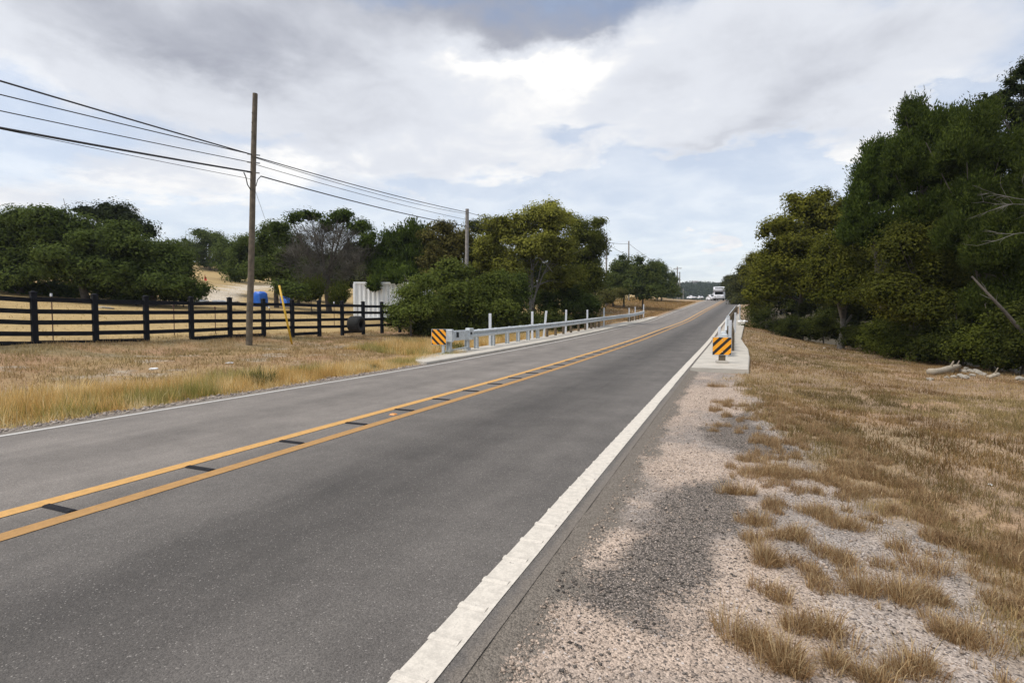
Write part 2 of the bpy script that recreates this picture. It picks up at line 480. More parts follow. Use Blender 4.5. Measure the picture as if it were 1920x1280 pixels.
gcol, ggrav = zone_colours(GX, GY, UU)
nn = fbm(GX * 3.0, GY * 3.0) - .5
dsd = np.minimum(poly_sd(GX, GY, DARK1), poly_sd(GX, GY, DARK2) + .05) + nn * .5
gdark = (1 - sst(dsd, -.26, .22)) * (UU > 0)
idx = np.arange(nu * ns).reshape(ns, nu)
quads = np.stack([idx[:-1, :-1], idx[:-1, 1:], idx[1:, 1:], idx[1:, :-1]], -1).reshape(-1, 4)
gm, gg, gb, gtc = newmat('ground_soil')
pos = gtc.outputs['Object']
base = gg.attr('col'); grv = gg.attr('gravel', 'Fac'); drk = gg.attr('millings', 'Fac')
fine = gg.noise(pos, 38.0, 6, .65); mid = gg.noise(pos, 7.0, 5, .6)
# stones: each voronoi cell is one stone with its own tone
vd = gg.vor(pos, 95.0); vc = gg.sep(gg.vor(pos, 95.0, 'Color'))
vd2 = gg.vor(pos, 42.0); vc2 = gg.sep(gg.vor(pos, 42.0, 'Color'))
tone = gg.ramp(vc[0], 0.0, 1.0, .66, 1.26, smooth=False)
soil = gg.scale(base, gg.ramp(fine, .25, .75, .62, 1.38))
soil = gg.scale(soil, gg.ramp(mid, .3, .7, .82, 1.18))
stones = gg.scale(base, tone)
stones = gg.mix(gg.m('MULTIPLY', gg.ramp(vc[1], .83, .85), .85), stones, (.085, .072, .064))
stones = gg.mix(gg.m('MULTIPLY', gg.ramp(vc2[0], .86, .88), gg.ramp(vd2, .34, .30)), stones, (.52, .46, .42))
stones = gg.mix(gg.m('MULTIPLY', gg.ramp(vc2[1], .93, .94), gg.ramp(vd2, .36, .30)), stones, (.13, .11, .10))
dkst = gg.mix(gg.ramp(vc[2], .20, .95), (.062, .054, .047), (.215, .18, .15))
dkst = gg.mix(gg.m('MULTIPLY', gg.ramp(vc[1], .72, .75), gg.ramp(vd, .5, .35)), dkst, (.46, .38, .33))
patch = gg.m('ADD', drk, gg.m('ADD', gg.m('MULTIPLY', gg.m('SUBTRACT', gg.noise(pos, 16.0, 6, .75), .5), 1.5), gg.m('MULTIPLY', gg.m('SUBTRACT', vc[0], .5), .5)))
stones = gg.mix(gg.m('MULTIPLY', gg.ramp(patch, .44, .56), gg.ramp(drk, .0, .12)), stones, dkst)
dus = gg.attr('dust', 'Fac')
dpat = gg.m('ADD', dus, gg.m('ADD', gg.m('MULTIPLY', gg.m('SUBTRACT', gg.noise(pos, 26.0, 6, .75), .5), 1.1), gg.m('MULTIPLY', gg.m('SUBTRACT', vc[1], .5), .35)))
stones = gg.mix(gg.m('MULTIPLY', gg.ramp(dpat, .46, .58), gg.ramp(dus, .0, .1)), stones, gg.scale(_rgb(gg, (.165, .142, .118)), gg.ramp(vc[0], 0.0, 1.0, .7, 1.35, smooth=False)))
gg.L.new(gg.mix(gg.ramp(grv, .15, .6), soil, stones), gb.inputs['Base Color'])
gb.inputs['Roughness'].default_value = .95; gb.inputs['Specular IOR Level'].default_value = .2
hgt = gg.m('ADD', gg.m('MULTIPLY', gg.m('SUBTRACT', .5, vd), grv), gg.m('MULTIPLY', fine, .8))
bmp = gg.N.new('ShaderNodeBump'); bmp.inputs['Strength'].default_value = .8; bmp.inputs['Distance'].default_value = .012
gg.L.new(hgt, bmp.inputs['Height']); gg.L.new(bmp.outputs[0], gb.inputs['Normal'])
tag(meshobj('ground', np.stack([GX, GY, GZ], -1).reshape(-1, 3), quads, gm, col=gcol.reshape(-1, 3), smooth=True,
            attrs={'gravel': ggrav.ravel(), 'millings': gdark.ravel(), 'dust': ((1 - sst(UU - HW_R + (nn * .35), .02, .50)) * (UU > 0) * (GY < 17)).ravel()}),
    'dry grassland and gravel shoulders either side of the road', kind='structure')

# ------------------------------------------------------------------ road
sr = np.array(seg(-60, 0, 4) + seg(0, 40, .5) + seg(40, 160, 1) + seg(160, 420, 4) + [420])


def ribbon(u0, u1, dz, s0=None, s1=None, n=2, edge_noise=0.0):
    s = sr if s0 is None else np.arange(s0, s1 + 1e-6, .3 if s1 - s0 < 130 else .6)
    us = np.linspace(0, 1, n)
    a = u0 + (fbm(s * 1.7 + 3, s * 0 + 2.2) - .5) * edge_noise; b = u1 + (fbm(s * 1.7 + 31, s * 0 + 7.7) - .5) * edge_noise
    A = a[:, None] + (b - a)[:, None] * us[None]
    X = XC(s)[:, None] + A; Y = np.repeat(s[:, None], n, 1)
    slope = np.gradient(XC(s), s)
    Y = Y - A * slope[:, None] * 0
    Z = ZR(s)[:, None] + dz + 0 * A
    i = np.arange(len(s) * n).reshape(len(s), n)
    F = np.stack([i[:-1, :-1], i[:-1, 1:], i[1:, 1:], i[1:, :-1]], -1).reshape(-1, 4)
    return np.stack([X, Y, Z], -1).reshape(-1, 3), F, np.stack([A, Y], -1).reshape(-1, 2)


rm, rg, rb, rtc = newmat('asphalt')
pos = rtc.outputs['Object']; uvx = rg.sep(rtc.outputs['UV'])
uu, vv = uvx[0], uvx[1]
ext = rg.comb(rg.m('MULTIPLY', uu, 1.3), rg.m('MULTIPLY', vv, .07), 0.0)
streak = rg.noise(ext, 2.0, 5, .55)


def _rgb(q, col):
    n = q.N.new('ShaderNodeRGB'); n.outputs[0].default_value = (*col, 1); return n.outputs[0]


def band(c, wd, amt): return rg.m('MULTIPLY', rg.m('EXPONENT', rg.m('MULTIPLY', rg.m('POWER', rg.m('ABSOLUTE', rg.m('DIVIDE', rg.m('SUBTRACT', uu, c), wd)), 2.0), -1.0)), amt)


wear = rg.m('ADD', rg.m('ADD', band(1.95, .8, -.34), band(-2.0, .6, -.08)), rg.m('ADD', rg.m('ADD', band(.75, .45, .12), band(3.1, .35, .02)), rg.m('ADD', band(-1.0, .5, .07), band(-2.9, .5, .07))))
tonef = rg.m('ADD', rg.m('ADD', 1.0, wear), rg.m('MULTIPLY', rg.m('SUBTRACT', streak, .5), .5))
lft = rg.ramp(uu, -.6, .6, 1.0, 0.0)
basec = rg.mix(lft, (.108, .097, .087), (.166, .147, .130))
agg = rg.vor(pos, 150.0, 'Color'); ag = rg.sep(agg)
specks = rg.ramp(ag[0], 0.0, 1.0, .70, 1.30, smooth=False)
c = rg.scale(rg.scale(basec, tonef), specks)
c = rg.scale(c, rg.ramp(rg.noise(pos, 1.1, 8, .68), .3, .7, .84, 1.16))
c = rg.mix(rg.m('MULTIPLY', rg.ramp(ag[1], .975, .985), .55), c, (.34, .31, .28))
blot = rg.noise(rg.comb(rg.m('MULTIPLY', uu, .9), rg.m('MULTIPLY', vv, .25), 0.0), 1.5, 4, .6)
c = rg.scale(c, rg.ramp(blot, .56, .74, 1.0, .84))
c = rg.mix(rg.m('MULTIPLY', rg.ramp(rg.m('ADD', rg.m('ABSOLUTE', uu), rg.m('MULTIPLY', rg.m('SUBTRACT', rg.noise(pos, 9.0, 5, .7), .5), .16)), 3.88, 3.96), .8), c, rg.scale(_rgb(rg, (.165, .14, .115)), specks))
rg.L.new(c, rb.inputs['Base Color']); rb.inputs['Roughness'].default_value = .82; rb.inputs['Specular IOR Level'].default_value = .35
bp = rg.N.new('ShaderNodeBump'); bp.inputs['Strength'].default_value = .5; bp.inputs['Distance'].default_value = .006
rg.L.new(rg.m('SUBTRACT', 1.0, rg.vor(pos, 150.0)), bp.inputs['Height']); rg.L.new(bp.outputs[0], rb.inputs['Normal'])
V, F, U = ribbon(-HW_L, HW_R, 0.0, n=9)
# skirts close the road edges down to the soil
road = meshobj('road', V, F, rm, uv=U, smooth=True)
tag(road, 'two lane asphalt road running to the crest', kind='structure')


def paint(name, col, rough, wearamt):
    m, q, b, tc = newmat(name)
    p = tc.outputs['Object']
    n = q.noise(p, 14.0, 6, .65); k = q.noise(p, 90.0, 3, .6)
    a = q.scale(col + (1,) if False else _rgb(q, col), q.ramp(n, .3, .7, .86, 1.1))
    a = q.scale(a, q.ramp(k, .3, .7, .9, 1.08))
    a = q.mix(q.m('MULTIPLY', q.ramp(q.m('ADD', n, q.m('MULTIPLY', k, .6)), .96, 1.06), wearamt), a, (.13, .115, .10))
    q.L.new(a, b.inputs['Base Color']); b.inputs['Roughness'].default_value = rough
    bb = q.N.new('ShaderNodeBump'); bb.inputs['Strength'].default_value = .3; bb.inputs['Distance'].default_value = .004
    q.L.new(q.noise(p, 160.0, 2), bb.inputs['Height']); q.L.new(bb.outputs[0], b.inputs['Normal'])
    return m


def _rgb(q, col):
    n = q.N.new('ShaderNodeRGB'); n.outputs[0].default_value = (*col, 1); return n.outputs[0]


M['line_white'] = paint('white_line_paint', (.55, .50, .43), .7, .7)
M['line_white_old'] = paint('worn_white_paint', (.47, .45, .42), .7, .6)
M['line_yellow'] = paint('yellow_line_paint', (.52, .285, .08), .7, .7)
M['line_yellow_dull'] = paint('dirty_yellow_paint', (.36, .195, .06), .75, .9)
M['bar_black'] = mat('black_bar', (.022, .022, .025), .9, spec=.08, noise=(30, .3))
# right edge line with raised transverse bumps every foot
V, F, U = ribbon(3.693, 3.877, .005, -4, 150, edge_noise=.02)
mb = MB(); mb.v = [tuple(v) for v in V]; mb.f = [tuple(f) for f in F]; mb.m = [0] * len(F)
for k in range(150):
    s = 1.25 + k * .305
    x0, x1, z = XC(s) + 3.688, XC(s) + 3.85, ZR(s)
    mb.add([(x0, s - .03, z + .0055), (x1, s - .03, z + .0055), (x1, s, z + .012), (x0, s, z + .012), (x0, s + .03, z + .0055), (x1, s + .03, z + .0055)],
           [(0, 1, 2, 3), (3, 2, 5, 4), (0, 3, 4), (1, 5, 2)])
mb.build('edge_line', M['line_white'], road)
V, F, U = ribbon(-3.90, -3.79, .005, -10, 160, edge_noise=.02)
meshobj('edge_line', V, F, M['line_white_old'], road)
V, F, U = ribbon(-.385, -.215, .005, -8, 160, edge_noise=.012)
meshobj('centre_line', V, F, M['line_yellow'], road)
V, F, U = ribbon(.165, .335, .005, -8, 160, edge_noise=.012)
meshobj('centre_line', V, F, M['line_yellow_dull'], road)
s = 2.55 - 1.235 * 2
s_bars = [(2.48 + 1.235 * k) for k in range(-1, 34)]
for s in s_bars:
    b = MB(); z = ZR(s) + .004
    x = XC(s); h = .037
    b.add([(x - .213, s - h, z), (x + .163, s - h, z), (x + .163, s + h, z), (x - .213, s + h, z),
           (x - .20, s - h * .5, z + .013), (x + .15, s - h * .5, z + .013), (x + .15, s + h * .5, z + .013), (x - .20, s + h * .5, z + .013)],
          [(4, 5, 6, 7), (0, 1, 5, 4), (1, 2, 6, 5), (2, 3, 7, 6), (3, 0, 4, 7)])
    b.build('rumble_bar', M['bar_black'], road)
M['reflector'] = mat('amber_reflector', (.65, .25, .04), .35)
for s in (7.0, 31.0):
    b = MB(); b.box((XC(s) + .05, s, ZR(s) + .013), (.11, .10, .02), taper=.6); b.build('road_reflector', M['reflector'], road, bevel=.003)

# concrete strips under the guardrails
def strip(name, prof, label, h=.09, s_step=.5):
    """prof: list of (s, u_left, u_right)"""
    ss = np.arange(prof[0][0], prof[-1][0] + 1e-6, s_step)
    a = np.interp(ss, [p[0] for p in prof], [p[1] for p in prof]); b = np.interp(ss, [p[0] for p in prof], [p[2] for p in prof])
    V = []; F = []
    for i, s in enumerate(ss):
        x, z = XC(s), ZR(s)
        bv = min(.025, (b[i] - a[i]) * .2)
        V += [(x + a[i], s, z - .35), (x + a[i], s, z + h - .025), (x + a[i] + bv, s, z + h), (x + b[i] - bv, s, z + h), (x + b[i], s, z + h - .025), (x + b[i], s, z - .35)]
    n = 6
    for i in range(len(ss) - 1):
        for k in range(5): F.append((i * n + k, i * n + k + 1, (i + 1) * n + k + 1, (i + 1) * n + k))
    e = (len(ss) - 1) * n
    mb = MB(); mb.add(V, F); mb.add(V[:6], [(5, 4, 3, 2, 1, 0)]); mb.add(V[e:e + 6], [(0, 1, 2, 3, 4, 5)])
    return tag(mb.build(name, M['concrete']), label, kind='structure')


strip('pavement', [(14.7, -4.22, -4.12), (15.2, -4.9, -4.13), (16.0, -5.45, -4.14), (18, -5.75, -4.15), (30, -5.85, -4.15), (55, -5.85, -4.15), (64, -5.4, -4.15), (67, -4.8, -4.15)],
      'pale concrete strip under the left guardrail')
strip('pavement', [(15.85, 3.99, 5.52), (20, 3.99, 5.62), (24, 4.0, 5.62), (27, 4.0, 5.50), (31, 4.02, 5.36), (36, 4.1, 5.45), (44, 4.1, 5.6), (55, 4.1, 5.75), (72, 4.12, 4.9)],
      'pale concrete apron under the right guardrail')

# ------------------------------------------------------------------ guardrails
WPROF = [(0, .16), (.035, .135), (.08, .115), (.08, .06), (.035, .03), (.0, .015), (0, -.015), (.035, -.03), (.08, -.06), (.08, -.115), (.035, -.135), (0, -.16)]


def wbeam(path, side):
    """path of (x, y, zcentre); the waves bulge towards +side along local lateral"""
    V = []; F = []; n = len(WPROF)
    pts = [Vector(p) for p in path]
    for i, p in enumerate(pts):
        t = (pts[min(i + 1, len(pts) - 1)] - pts[max(0, i - 1)]); t.z = 0; t.normalize()
        lat = Vector((t.y, -t.x, 0)) * side
        for (a, b) in WPROF: V.append(p + lat * a + Vector((0, 0, b)))
        for (a, b) in reversed(WPROF): V.append(p + lat * (a - .012) + Vector((0, 0, b * .985)))
    m = 2 * n
    for i in range(len(pts) - 1):
        for k in range(m): F.append((i * m + k, i * m + (k + 1) % m, (i + 1) * m + (k + 1) % m, (i + 1) * m + k))
    F += [tuple(range(m)), tuple((len(pts) - 1) * m + k for k in range(m - 1, -1, -1))]
    return MB().add(V, F)


def rp(u, s, dz=0.0): return (float(XC(s) + u), float(s), float(ZR(s) + dz))


# left guardrail
UL = -5.30
o0 = rp(UL, 18.3, .09)
gl_ = empty('guardrail', o0)
tag(gl_, 'long galvanised guardrail on the far left side of the road', 'guardrail')
inv = Matrix.Translation(-Vector(o0))
lpath = [rp(UL + .10, s, .78) for s in np.arange(19.7, 57.0, .95)] + [rp(UL + .10 + .012 * (s - 57), s, .78 + .012 * (s - 57)) for s in np.arange(57.0, 63.2, .95)]
wbeam(lpath, 1).xf(inv).build('rail', M['galv'], gl_)
posts_l = [20.75, 22.45, 24.1, 25.5, 26.9, 28.4, 30.0, 31.6, 33.2, 34.9, 36.8, 38.6, 40.4, 41.6, 42.8, 55.2, 56.3, 57.6, 59.2, 60.7, 62.4]
for i, s in enumerate(posts_l):
    steel = i < 6
    x, y, z = rp(UL - .10, s, .09)
    b = MB()
    if steel:
        b.box((x, y, z + .40), (.16, .02, .86)); b.box((x - .08, y, z + .40), (.018, .13, .86)); b.box((x + .08, y, z + .40), (.018, .13, .86))
    else:
        b.tube([(x, y, z - .15), (x, y, z + .82), (x, y, z + .85)], [.09, .088, .07], 10)
    b.xf(inv).build('post', M['galv_dull'] if steel else M['post_wood'], gl_)
    b = MB(); b.box((x + .145, y, z + .69), (.13, .13, .34)); b.xf(inv).build('block', M['galv_dull'] if steel else M['post_wood'], gl_, bevel=.006)
# end head: box with slotted side plate, two end posts and a ground strut
b = MB(); xa, ya, za = rp(UL + .06, 18.15, .69 + .09); xb, yb, zb = rp(UL + .07, 19.85, .69 + .09)
b.box(((xa + xb) / 2, (ya + yb) / 2, za - .01), (.16, 1.45, .40)); b.box((xa, ya - .10 + .1, za), (.30, .16, .50)); b.box((xb, yb - .05, za + .02), (.22, .36, .50))
b.xf(inv).build('end_head', M['galv'], gl_, bevel=.02)
for bx_ in (((xa + .13, ya + .42, za + .02), (.1, .07, .20)), ((xb + .125, yb - .12, za + .05), (.03, .13, .10))):
    b = MB(); b.box(*bx_); b.xf(inv).build('slot', M['black_trim'], gl_)
for (s, wd) in ((18.25, .17), (19.75, .15)):
    x, y, z = rp(UL - .02, s, .09); b = MB(); b.box((x, y, z + .33), (wd, .02, .70)); b.box((x - wd / 2, y, z + .33), (.02, .14, .70)); b.box((x + wd / 2, y, z + .33), (.02, .14, .70))
    b.box((x, y, z + .04), (wd * 1.5, .24, .12)); b.xf(inv).build('end_post', M['galv_dull'], gl_)
b = MB(); xa, ya, za = rp(UL + .04, 18.3, .19); xb, yb, zb = rp(UL + .04, 19.8, .22); b.tube([(xa, ya, za), (xb, yb, zb)], .035, 8); b.xf(inv).build('ground_strut', M['galv_dull'], gl_)

# right guardrail, seen almost end on
def UR(s): return float(np.interp(s, [17, 22, 30, 40, 80], [4.94, 4.92, 4.74, 4.55, 4.42]))


o1 = rp(UR(19), 19, .09)
gr_ = empty('guardrail', o1); inv = Matrix.Translation(-Vector(o1))
tag(gr_, 'guardrail on the right side of the road seen almost end on', 'guardrail')
rpath = [rp(UR(s) - .10, s, .78) for s in np.arange(22.2, 76, .95)]
wbeam(rpath, -1).xf(inv).build('rail', M['galv'], gr_)
for i, s in enumerate(np.arange(22.6, 75.5, 1.9)):
    x, y, z = rp(UR(s) + .10, s, .09); b = MB(); b.tube([(x, y, z - .15), (x, y, z + .82), (x, y, z + .85)], [.09, .088, .07], 10); b.xf(inv).build('post', M['post_wood'], gr_)
    b = MB(); b.box((x - .145, y, z + .69), (.13, .13, .34)); b.xf(inv).build('block', M['post_wood'], gr_, bevel=.006)
x, y, z = rp(UR(20) - .16, 20.6, .09)
b = MB(); b.box((x, y, z + .60), (.16, 1.6, .30)); b.box((x, y - .75, z + .60), (.24, .16, .36)); b.box((x - .02, y + .85, z + .66), (.18, .3, .36)); b.xf(inv).build('end_head', M['galv'], gr_, bevel=.02)
for s in (19.9, 21.4):
    x, y, z = rp(UR(s) - .1, s, .09); b = MB(); b.box((x, y, z + .33), (.15, .02, .70)); b.box((x - .075, y, z + .33), (.02, .14, .70)); b.box((x + .075, y, z + .33), (.02, .14, .70)); b.xf(inv).build('end_post', M['galv_dull'], gr_)

# ------------------------------------------------------------------ hazard markers
def stripe_mat(name, sgn):
    m, q, b, tc = newmat(name)
    x, y, z = q.sep(tc.outputs['Object'])
    t = q.m('FRACT', q.m('ADD', q.m('DIVIDE', q.m('ADD', z, q.m('MULTIPLY', x, sgn)), .272), .30 if sgn > 0 else .15))
    n = q.noise(tc.outputs['Object'], 8.0, 4)
    yel = q.scale(_rgb(q, (.92, .37, .012)), q.ramp(n, .3, .7, .9, 1.08))
    q.L.new(q.mix(q.ramp(t, .44, .46), (.014, .012, .011), yel), b.inputs['Base Color']); b.inputs['Roughness'].default_value = .35
    return m


def marker(loc, rz, size, sgn, label, stub):
    t = empty('hazard_marker', loc, rz); tag(t, label, 'road sign', 'striped hazard markers')
    z0 = .26 if stub else .36
    f = MB(); f.box((0, .012, 0), (size + .03, .012, size + .03)); fo = f.build('backing', M['galv'], t); fo.location = (0, 0, z0 + size / 2)
    p = MB(); p.box((0, 0, 0), (size, .006, size)); po = p.build('panel', stripe_mat('hazard_stripes', sgn), t); po.location = (0, 0, z0 + size / 2)
    b = MB()
    if stub:
        b.box((.02, .11, .20), (.19, .16, .50)); b.build('post', M['post_wood'], t, bevel=.008)
        b = MB(); b.box((.02, .11, .035), (.36, .30, .07)); b.build('footing', M['concrete'], t, bevel=.02)
    else:
        b.box((.16, .06, .20), (.10, .08, .70)); b.build('post', M['galv_dull'], t)
    for q in (-1, 1):
        b = MB(); b.tube([(q * 0 + .02, -.01, z0 + size * (.5 + .33 * q)), (.02, .0, z0 + size * (.5 + .33 * q))], .012, 8); b.build('bolt', M['galv_dull'], t)
    return t


a = at(823, 668, 20.4)
marker((a[0], a[1], ZR(a[1]) + .09), PSI * .4, .585, 1.0, 'orange and black striped hazard marker at the near end of the left guardrail', False)
a = at(1353, 683, 16.3)
marker((a[0], a[1], ZR(a[1]) + .09), PSI * .3, .535, -1.0, 'orange and black striped hazard marker on the stub post of the right concrete apron', True)

# ------------------------------------------------------------------ delineator posts
def delineator(x, y, z, h, wd, label, group, lean=0.0, rz=.3, m='white_plastic'):
    t = empty('delineator_post', (x, y, z), rot=(0, lean, rz)); tag(t, label, 'road marker', group)
    b = MB(); b.box((0, 0, h / 2), (wd, .03, h)); b.build('post', M[m], t, bevel=.008)
    b = MB(); b.box((0, -.0165, h - .12), (wd * .7, .004, .12)); b.build('reflector', M['lamp'], t)
    return t


DL = [(22.6, 1.36, 0, 'first white delineator post behind the left guardrail, nearest its striped marker'), (28.1, 1.40, 0, 'upright white delineator post just left of the leaning one'),
      (30.0, 1.42, .10, 'white delineator post leaning to the right behind the left guardrail'), (34.4, 1.42, .02, 'white delineator post alone between the leaning one and the tree trunk gap'),
      (40.0, 1.42, 0, 'white delineator post in front of the dark bush at mid guardrail'), (45.5, 1.50, 0, 'white delineator post near the gap in the wooden guardrail posts'),
      (56.7, 1.35, 0, 'first of three white delineators at the far end of the left guardrail'), (60.0, 1.38, 0, 'middle one of three white delineators at the far guardrail end'),
      (65.0, 1.50, 0, 'last white delineator at the far tip of the left guardrail')]
for s, h, ln, lb in DL:
    x, y, z = rp(-5.62, s, .05); delineator(x, y, z, h + (.20 if s < 35 else .12), .13, lb, 'white delineator posts', ln, .35)
x, y, z = rp(5.02, 20.9, .09)
a = at(1368, 667, 20.2); delineator(a[0], a[1], ZR(a[1]) + .05, 1.28, .12, 'tall white delineator post right behind the right striped marker', 'white delineator posts', 0, .5)
a = at(1364.6, 640, 24.5); delineator(a[0], a[1], ZR(a[1]) + .09, 1.33, .15, 'grey topped delineator post just behind the tall white one at the right guardrail', 'white delineator posts', 0, .3, 'galv')
a = at(1348.5, 640, 23.5); delineator(a[0], a[1], ZR(a[1]), .95, .11, 'short white delineator on the road side of the right guardrail end', 'white delineator posts', 0, .2)
a = at(1375, 625, 34); delineator(a[0] + .1, a[1], ZR(a[1]) + .05, 1.35, .12, 'white delineator post halfway along the right guardrail', 'white delineator posts', 0, .3)
a = at(1387, 600, 55); delineator(a[0], a[1], ZR(a[1]) + .05, 1.6, .12, 'white delineator post at the far end of the right guardrail', 'white delineator posts', 0, .3)

# ------------------------------------------------------------------ black ranch fence
def fence_h(px): return 102.4 - .0693 * px


FP = []
pxs = [64, 178.5, 274, 358.5, 431, 494, 548, 598.5, 641.5, 681, 716]
for px in pxs: FP.append((px, 1.60 * FPX / fence_h(px)))
pts = [at(px, 595, z)[:2] for px, z in FP]
stepv = (pts[-1] - pts[0]) / 10
allp = [pts[0] + stepv * k for k in range(-5, 0)] + pts + [pts[-1] + stepv * k for k in (1, 2, 3, 4)]
base_y = np.interp(np.arange(-5, 15), [-5, 0, 2, 4, 8, 10, 14], [646, 645, 638.5, 630.5, 622.5, 619, 614])
fz = []
for k, p in enumerate(allp):
    d = np.array([p[0], p[1], 0]) - CP; zc = d @ FV
    fz.append(HC + (595 - base_y[k]) / FPX * (FL @ np.array([p[0], p[1], 0])))
fen = empty('ranch_fence', (*allp[5], fz[5])); tag(fen, 'long black four rail ranch fence across the left pasture', 'fence')
inv = Matrix.Translation(-Vector((*allp[5], fz[5])))
fdir = stepv / np.linalg.norm(stepv); frz = math.atan2(fdir[1], fdir[0])
FR = Matrix.Rotation(frz, 3, 'Z')
for k, p in enumerate(allp):
    b = MB(); b.box((p[0], p[1], fz[k] + .70), (.145, .145, 1.74), M=FR)
    b.xf(inv).build('post', M['post_black'], fen, bevel=.008)
    b = MB(); b.box((p[0], p[1], fz[k] + 1.58), (.175, .175, .03), M=FR); b.box((p[0], p[1], fz[k] + 1.61), (.15, .15, .035), M=FR, taper=.3)
    b.xf(inv).build('cap', M['post_black'], fen)
for k in range(len(allp) - 1):
    p, q = allp[k], allp[k + 1]
    for j, hh in enumerate((1.36, 1.01, .66, .31, .02)):
        if j == 4 and k not in (4, 5, 6, 8, 9, 11, 13): continue
        z0, z1 = fz[k] + hh + random.uniform(-.022, .022), fz[k + 1] + hh + random.uniform(-.022, .022)
        off = np.array([fdir[1], -fdir[0]]) * .022 * 0
        a = np.array([*p, z0]); c = np.array([*q, z1]); dv = (c - a) / np.linalg.norm(c - a)
        a = a + dv * .07; c = c - dv * .07
        pitch = math.asin(dv[2]); Mx = (Matrix.Rotation(frz, 3, 'Z') @ Matrix.Rotation(-pitch, 3, 'Y'))
        b = MB(); b.box((a + c) / 2, (np.linalg.norm(c - a), .045, .14), M=Mx); b.xf(inv).build('rail', M['post_black'], fen, bevel=.006)

# thin steel stakes of the wire line behind it
for i, (px, top, bot, zc, lb) in enumerate([(98.7, 554, 645, 16.9, 'thin rusty steel stake with white tip between the first two fence posts'), (327, 574, 632, 20.8, 'thin rusty stake behind the fourth fence span'),
                                            (404.5, 578, 626, 22.4, 'thin rusty stake in front of the pale rubble heap'), (506, 577, 615, 25.4, 'thin dark stake with pale top right of the wooden pole'),
                                            (627.5, 568, 615, 28.0, 'thin steel stake with white tip left of the black tyre'), (672, 575, 612, 29.5, 'thin steel stake at the left edge of the white container')]):
    a = at(px, bot, zc); c = at(px - 2, top, zc)
    t = empty('steel_stake', a); tag(t, lb, 'stake', 'thin stakes behind the black fence')
    v = c - a; b = MB(); b.box((v[0] / 2, v[1] / 2, v[2] / 2), (.03, .006, v[2])); b.box((v[0] / 2, v[1] / 2 + .012, v[2] / 2), (.006, .024, v[2])); b.build('shaft', M['rust'], t)
    b = MB(); b.box((v[0] / 2, v[1] / 2, v[2] + .02), (.045, .045, .10)); b.build('tip', M['white_plastic'] if i in (0, 3, 4) else M['rust'], t)

# ------------------------------------------------------------------ utility poles and cables
def pole(base, top, r0, r1, m, label, extras=None):
    t = empty('utility_pole', base); tag(t, label, 'utility pole', 'utility poles along the road')
    v = np.array(top) - np.array(base)
    n = 9; b = MB(); P_ = [tuple(v * (k / (n - 1)) + np.array([random.uniform(-.006, .006), random.uniform(-.006, .006), 0]) * (0 < k < n - 1)) for k in range(n)]
    P_ = [tuple(np.array([0, 0, -.5]) - v * .0)] + P_
    b.tube(P_, [r0] + list(np.linspace(r0, r1, n)), 14); b.build('shaft', M[m], t, smooth=False)
    if extras:
        for (nm, pts_, rad, mm) in extras:
            b = MB(); b.tube([tuple(np.array(q) - np.array(base)) for q in pts_], rad, 6); b.build(nm, M[mm], t)
    return t


ZP1 = 20.5
b1 = at(467, 645, ZP1); t1 = at(478.5, 176, ZP1 + .1)
on1 = lambda y: b1 + (t1 - b1) * ((645 - y) / 469)
ex = []
for yy in (290.5, 305.5, 324.0):
    q = on1(yy); ex.append(('bracket', [q + np.array([-.16, -.16, 0]), q + np.array([.16, .16, 0])], .028, 'galv_dull'))
for yy in (214, 232, 250, 340): q = on1(yy); ex.append(('bolt', [q + np.array([.0, -.135, 0]), q + np.array([0, -.10, 0])], .018, 'black_trim'))
q0 = at(457, 323, ZP1 - .6)
ex.append(('loop_cable', [q0, at(461, 332, ZP1 - .45), at(464, 346, ZP1 - .3), at(470, 356, ZP1 - .1)], .02, 'cable'))
ex.append(('loop_cable', [at(489, 330.5, ZP1 + .5), at(483, 337, ZP1 + .3), at(480, 349, ZP1 + .15)], .016, 'cable'))
pole(b1, t1, .122, .092, 'pole_wood', 'tall brown wooden pole standing in front of the black fence', ex)
ZP2 = 38.0
b2 = at(873.5, 590, ZP2); b2[2] = HT(b2[0], b2[1]); t2 = at(876, 392, ZP2); on2 = lambda y: np.array([t2[0], t2[1], at(876, y, ZP2)[2]])
pole(b2, t2, .14, .125, 'pole_grey', 'pale grey pole rising out of the bushes behind the left guardrail')
far = []
for (px, top, bot, z, lb, r) in [(1137, 443, 545, 84, 'grey pole at the right edge of the big yellowish tree', .15), (1179, 452, 545, 104, 'dark pole behind the far left tree clump', .15),
                                 (1270, 500, 562, 150, 'far pole with a crossarm beside the distant trees', .17), (1274.5, 510, 562, 165, 'far pale pole just right of the crossarm pole', .17), (1281, 541, 566, 190, 'smallest far pole near the parked white cars', .15)]:
    a = at(px, bot, z); a[2] = HT(a[0], a[1]) if px < 1250 else min(a[2], float(HT(a[0], a[1]))); c = at(px, top, z)
    e = None
    if px == 1270: e = [('crossarm', [c + np.array([-1.1, .3, -.5]), c + np.array([1.2, -.3, -.5])], .09, 'pole_wood')]
    pole(a, c, r, r * .85, 'pole_grey', lb, e); far.append(c)


def cable(name, A, B, sag, r, label, n=24):
    A, B = np.array(A), np.array(B); b = MB(); P_ = []
    for k in range(n + 1):
        t = k / n; q = A + (B - A) * t; q = q - np.array([0, 0, 1]) * sag * 4 * t * (1 - t); P_.append(tuple(q - A))
    b.tube(P_, r, 5); o = b.build(name, M['cable']); o.location = A
    return tag(o, label, 'cable', 'overhead cables')


YN = -22.0    # next pole towards the camera's back stands out of view


